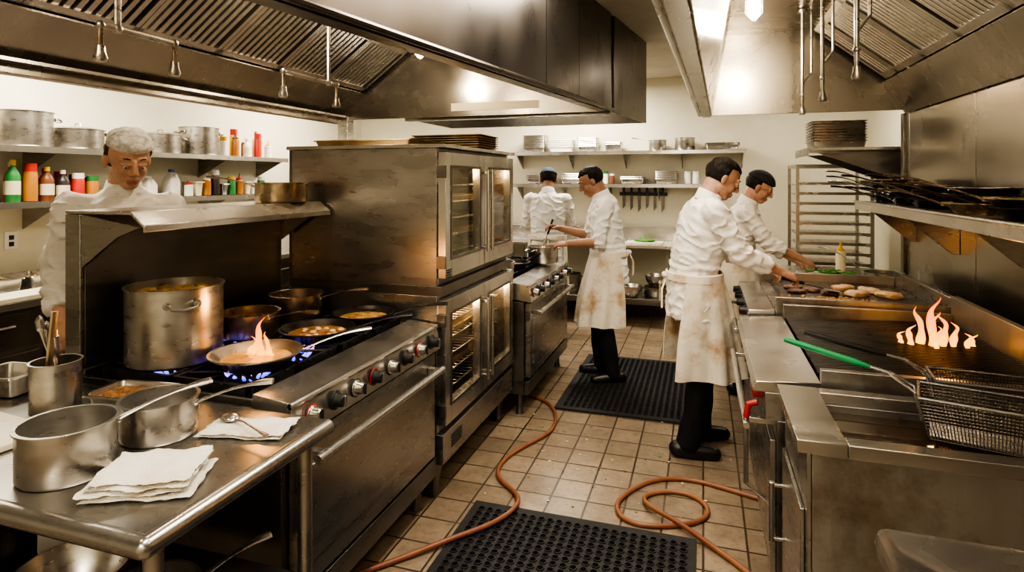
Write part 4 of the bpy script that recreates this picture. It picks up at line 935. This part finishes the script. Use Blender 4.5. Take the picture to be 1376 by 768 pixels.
    def shell(mat,off_,metric,cen=(-.012,0,.03),rad=(.097,.077,.086),puff=0):
        rings=[]; N=48
        for i in range(37):
            ph=-pi/2+pi*i/36; row=[]
            for j in range(N):
                th=2*pi*j/N; u=Vector((max(cos(ph),1e-3)*cos(th),max(cos(ph),1e-3)*sin(th),sin(ph))); p=Vector((cen[0]+rad[0]*u.x,cen[1]+rad[1]*u.y,cen[2]+rad[2]*u.z))
                mt=max(0,min(1,metric(p))); mt=mt*mt*(3-2*mt); o_=-.010+(off_+.010)*mt+ (puff*noise.noise(p*30+Vector((x,0,0))) if mt>.5 else 0)
                row.append(h(*(p+u*o_)))
            rings.append(row)
        b.loft(rings,mat,None,True,True)
    hair_m=lambda p: max((p.z-.062+.25*min(0,p.x)+.01*noise.noise(p*60))/.015, min((.012-p.x+.01*noise.noise(p*50))/.015,(p.z+.042)/.02))
    shell(hair,.0085,hair_m,puff=.006)
    if hat=='net':
        shell(NET,.022,lambda p:(p.z-.045+.45*min(0,p.x*.9))/.02,puff=.008)
    if hat in('cap','navy'): shell(CAPK if hat=='cap' else CAPB,.017,lambda p:(p.z-.042)/.008)
    if tool:
        s=tool[0]; w=W[s]; e=E[s]; d=(w-e).normalized(); p=w+d*.095+Vector((0,0,-.022)); 
        T_,L=Vector(tool[1]).normalized(),tool[2]
        b.tube([p-T_*.08,p+T_*.05],.009,BLACK,10); b.tube([p+T_*.05,p+T_*L],.0045,STEEL_BR,8)
        q=p+T_*L
        if tool[3]=='spatula': b.hexa([q+Vector(v) for v in ((-.01,-.035,-.004),(.09,-.04,-.02),(.09,.04,-.02),(-.01,.035,-.004),(-.01,-.035,-.001),(.09,-.04,-.017),(.09,.04,-.017),(-.01,.035,-.001))],STEEL_BR)
        if tool[3]=='spoon': b.ball(q,(.03,.022,.014),STEEL_BR,12)
    for i,v in enumerate(b.v): b.v[i]=v*k
    o=b.obj(name,(x,y,0),radians(yaw),smooth=60); return o
person('chef_at_griddle',-.06,3.74,14,1.79,10,hR=(.45,-.14,1.065),hL=(.44,.15,1.05),fR=(-.06,-.11),fL=(.07,.12),hpitch=30,cuff=.70,bulk=1.05,skin=SKIN,tool=('R',(1,.1,-.25),.17,'spatula'),elb=(-.35,.35,-1))
person('chef_at_range',-.72,4.84,193,1.76,8,hL=(.34,.13,1.10),hR=(.40,-.10,1.20),fL=(-.02,.10),fR=(.06,-.11),hpitch=28,cuff=.10,skin=SKIN2,tool=('R',(.35,.1,-1),.17,'spoon'),elb=(-.5,.35,-1))
person('chef_in_hairnet',-2.53,2.05,-32,1.86,3,hL=(.16,.20,.98),hR=(.12,-.22,.96),hpitch=20,hyaw=8,hat='net',apron=True,cuff=.75,elb=(-.9,.25,-.6),hair=HAIRBR)
person('chef_with_navy_cap',-1.52,5.92,100,1.76,8,hL=(.38,.15,1.08),hR=(.38,-.15,1.08),hpitch=20,hat='navy',skin=SKIN2,elb=(-.5,.6,-.8))
person('chef_with_black_cap',.22,4.88,-4,1.72,12,hR=(.47,-.10,1.06),hL=(.44,.14,1.02),hpitch=28,hat='cap',cuff=.45,skin=SKIN,tool=('R',(.5,.3,-.35),.12,'knife'),elb=(-.4,.5,-1))
pot('stock_pot',-1.27,4.80,ZT,.125,.13,POTM,'loop',60,content=(STEW,),fill=.7)
pot('frying_pan',-1.42,4.42,ZT,.14,.045,BLACKPAN,'long',60,.2,taper=.75,content=(DARKFOOD,)); pot('saucepan',-1.42,4.08,ZT,.12,.09,POTM,'long',170,.2)
pot('saucepan',-1.93,4.1,1.503,.12,.08,POTGOLD,'long',30,.2); pot('frying_pan',-1.93,4.5,1.503,.12,.05,BLACKPAN,'long',10,.22,taper=.75)

# ------------------------------------------------------------------ world + camera
w=bpy.data.worlds.new('world'); bpy.context.scene.world=w; w.use_nodes=True
w.node_tree.nodes['Background'].inputs[0].default_value=(1,.88,.7,1); w.node_tree.nodes['Background'].inputs[1].default_value=.03
cam=bpy.data.cameras.new('camera'); co=bpy.data.objects.new('camera',cam); COL.objects.link(co)
cam.sensor_width=36; cam.lens=800/1376*36; cam.shift_y=-144/1376; cam.clip_start=.05
co.location=(0,0,1.62); co.rotation_euler=(pi/2,0,math.atan(257/800))
bpy.context.scene.camera=co
vs=bpy.context.scene.view_settings
try: vs.view_transform='AgX'; vs.look='AgX - High Contrast'; vs.exposure=.22
except Exception as e: pass
